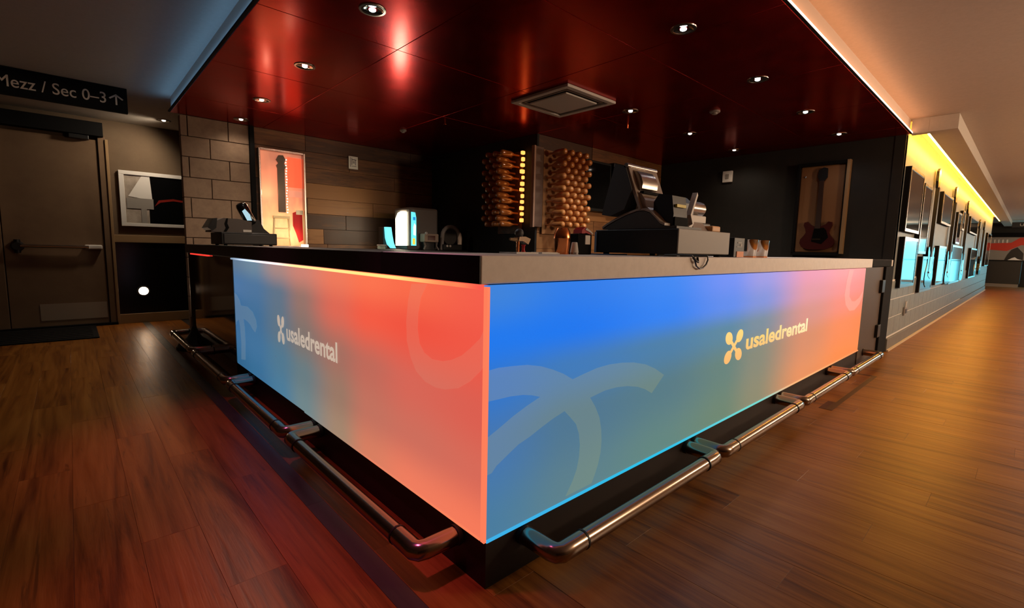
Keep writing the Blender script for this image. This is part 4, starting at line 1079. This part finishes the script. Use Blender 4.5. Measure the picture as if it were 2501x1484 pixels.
for x_, h_, z_, lb in ((8.72, 1.78, 0.68, 'tall guitar shape on the concourse wall nearest the bar'), (11.15, 1.80, 0.64, 'second tall guitar shape on the concourse wall'), (13.75, 1.76, 0.64, 'third tall guitar shape on the concourse wall'),
                     (17.5, 1.55, 0.66, 'fourth tall guitar shape on the concourse wall'), (19.3, 1.6, 0.66, 'farthest guitar shape on the concourse wall')):
    guitar('wall_guitar', (x_, -0.002, z_), (1, 0, 0), (0, -1, 0), h_, gm, lb, 'guitar', 'guitars on the concourse wall', wide=1.35, thick=0.06)

# soffit with amber cove light
sf = thing('soffit', (15, -0.3, 2.52), 'long dropped soffit with an amber light cove over the concourse wall', 'soffit')
obj('beam', B().box(6.2, -0.43, 2.52, XE + 4, -0.185, 2.68, 0.003), M['ceil'], sf)
obj('end_return', B().box(6.2, -0.185, 2.52, 6.30, -0.034, 2.68), M['ceil'], sf)
M['amber'] = mat('amber_cove_light', (255, 200, 90), 0.5, emit=(255, 176, 66), es=115.0)
obj('cove_light', B().box(6.32, -0.183, 2.52, XE, -0.165, 2.538), M['amber'], sf, label='amber glowing cove strip')

# far end of the concourse
we = obj('wall_end', B().box(28.4, -5.0, 0, 28.6, 4.0, 2.68), M['wall_dark'], label='dark wall closing the far end of the concourse', kind='structure')
obj('wall_end_side', B().box(XE, 0.0, 0, XE + 0.12, 4.0, 2.68), M['block_grey'], label='corner where the concourse wall turns away', kind='structure')
mu = thing('mural', (28.3, -0.4, 1.1), 'red and grey mural on the far end wall', 'mural')
obj('panel', B().box(28.33, -1.6, 1.10, 28.39, 0.35, 2.08), mat('mural_grey', (150, 144, 138), 0.6), mu)
obj('red_field', B().prism([(0.2, 1.55), (-0.35, 1.50), (-0.75, 1.75), (-1.6, 1.7), (-1.6, 2.06), (-0.70, 2.06), (-0.45, 1.85), (0.2, 1.82)], (28.325, 0, 0), (0, 1, 0), (0, 0, 1), (0.01, 0, 0)), mat('mural_red', (214, 62, 40), 0.6), mu)
obj('black_figure', B().prism([(-0.30, 1.10), (-0.85, 1.10), (-0.85, 1.4), (-0.65, 1.66), (-0.48, 1.55), (-0.38, 1.35)], (28.322, 0, 0), (0, 1, 0), (0, 0, 1), (0.01, 0, 0)), M['black'], mu)
obj('mural_letters', B().box(28.318, -0.35, 1.84, 28.32, -0.30, 1.98).box(28.318, -0.22, 1.84, 28.32, -0.17, 1.98).box(28.318, -0.09, 1.84, 28.32, -0.05, 1.98).box(28.318, 0.03, 1.84, 28.32, 0.07, 1.98), M['paper'], mu)
dk = thing('service_desk', (27.9, -0.4, 0), 'black service desk below the far mural', 'desk')
obj('front', B().box(27.6, -0.85, 0.14, 28.2, 0.30, 1.08, 0.01), M['black'], dk)
obj('top', B().box(27.55, -0.90, 1.08, 28.25, 0.32, 1.12, 0.006), M['black_gloss'], dk)
obj('kick', B().box(27.62, -0.82, 0, 28.18, 0.28, 0.14), M['grey'], dk)
pl = thing('paper_pile', (27.75, -0.62, 1.12), 'white pile on the far black desk', 'papers')
obj('pile', B().prism([(-0.85, 1.12), (-0.42, 1.12), (-0.55, 1.21), (-0.62, 1.24), (-0.70, 1.17)], (27.7, 0, 0), (0, 1, 0), (0, 0, 1), (0.12, 0, 0)), mat('white_paper', (240, 240, 238), 0.7), pl)
bm_ = thing('end_header', (27.0, -1.0, 2.2), 'black header band above the far mural', 'beam')
obj('band', B().box(28.2, -4.9, 2.08, 28.39, 0.9, 2.26), M['black_matt'], bm_)
es_ = thing('exit_sign', (26.5, -0.85, 2.42), 'small black hanging sign with white letters at the far end', 'sign')
obj('board', B().box(26.5, -1.9, 2.40, 26.56, -0.44, 2.60, 0.004), M['black'], es_)
obj('lettering', text_b('US', 0.66, 0.86, 2.45, 2.55, lambda a_, z_: (26.497, -a_, z_), 0.0), M['paper'], es_, label='white letters US')
obj('hanger', B().box(26.52, -1.2, 2.60, 26.54, -1.16, 2.68), M['black'], es_)

# daylit glass doors and windows closing the far end of the concourse, right of the desk
M['day'] = mat('daylight_pane', (20, 20, 20), 0.2, emit=(100, 218, 242), es=5.0)
for i in range(3):
    y1 = -1.25 - i * 1.24; y0 = y1 - 1.18
    wn = obj('window_%d' % (i + 1), B().box(28.30, y0, 0.0, 28.39, y1, 0.10).box(28.30, y0, 2.00, 28.39, y1, 2.075).box(28.30, y0, 0.10, 28.39, y0 + 0.06, 2.0).box(28.30, y1 - 0.06, 0.10, 28.39, y1, 2.0), M['white'], label='daylit glass front at the far end of the concourse', kind='structure')
    for j in range(2):
        obj('pane', B().box(28.34, y0 + 0.06, 0.10 + j * 0.96, 28.36, y1 - 0.06, 1.03 + j * 0.97), M['day'], wn)
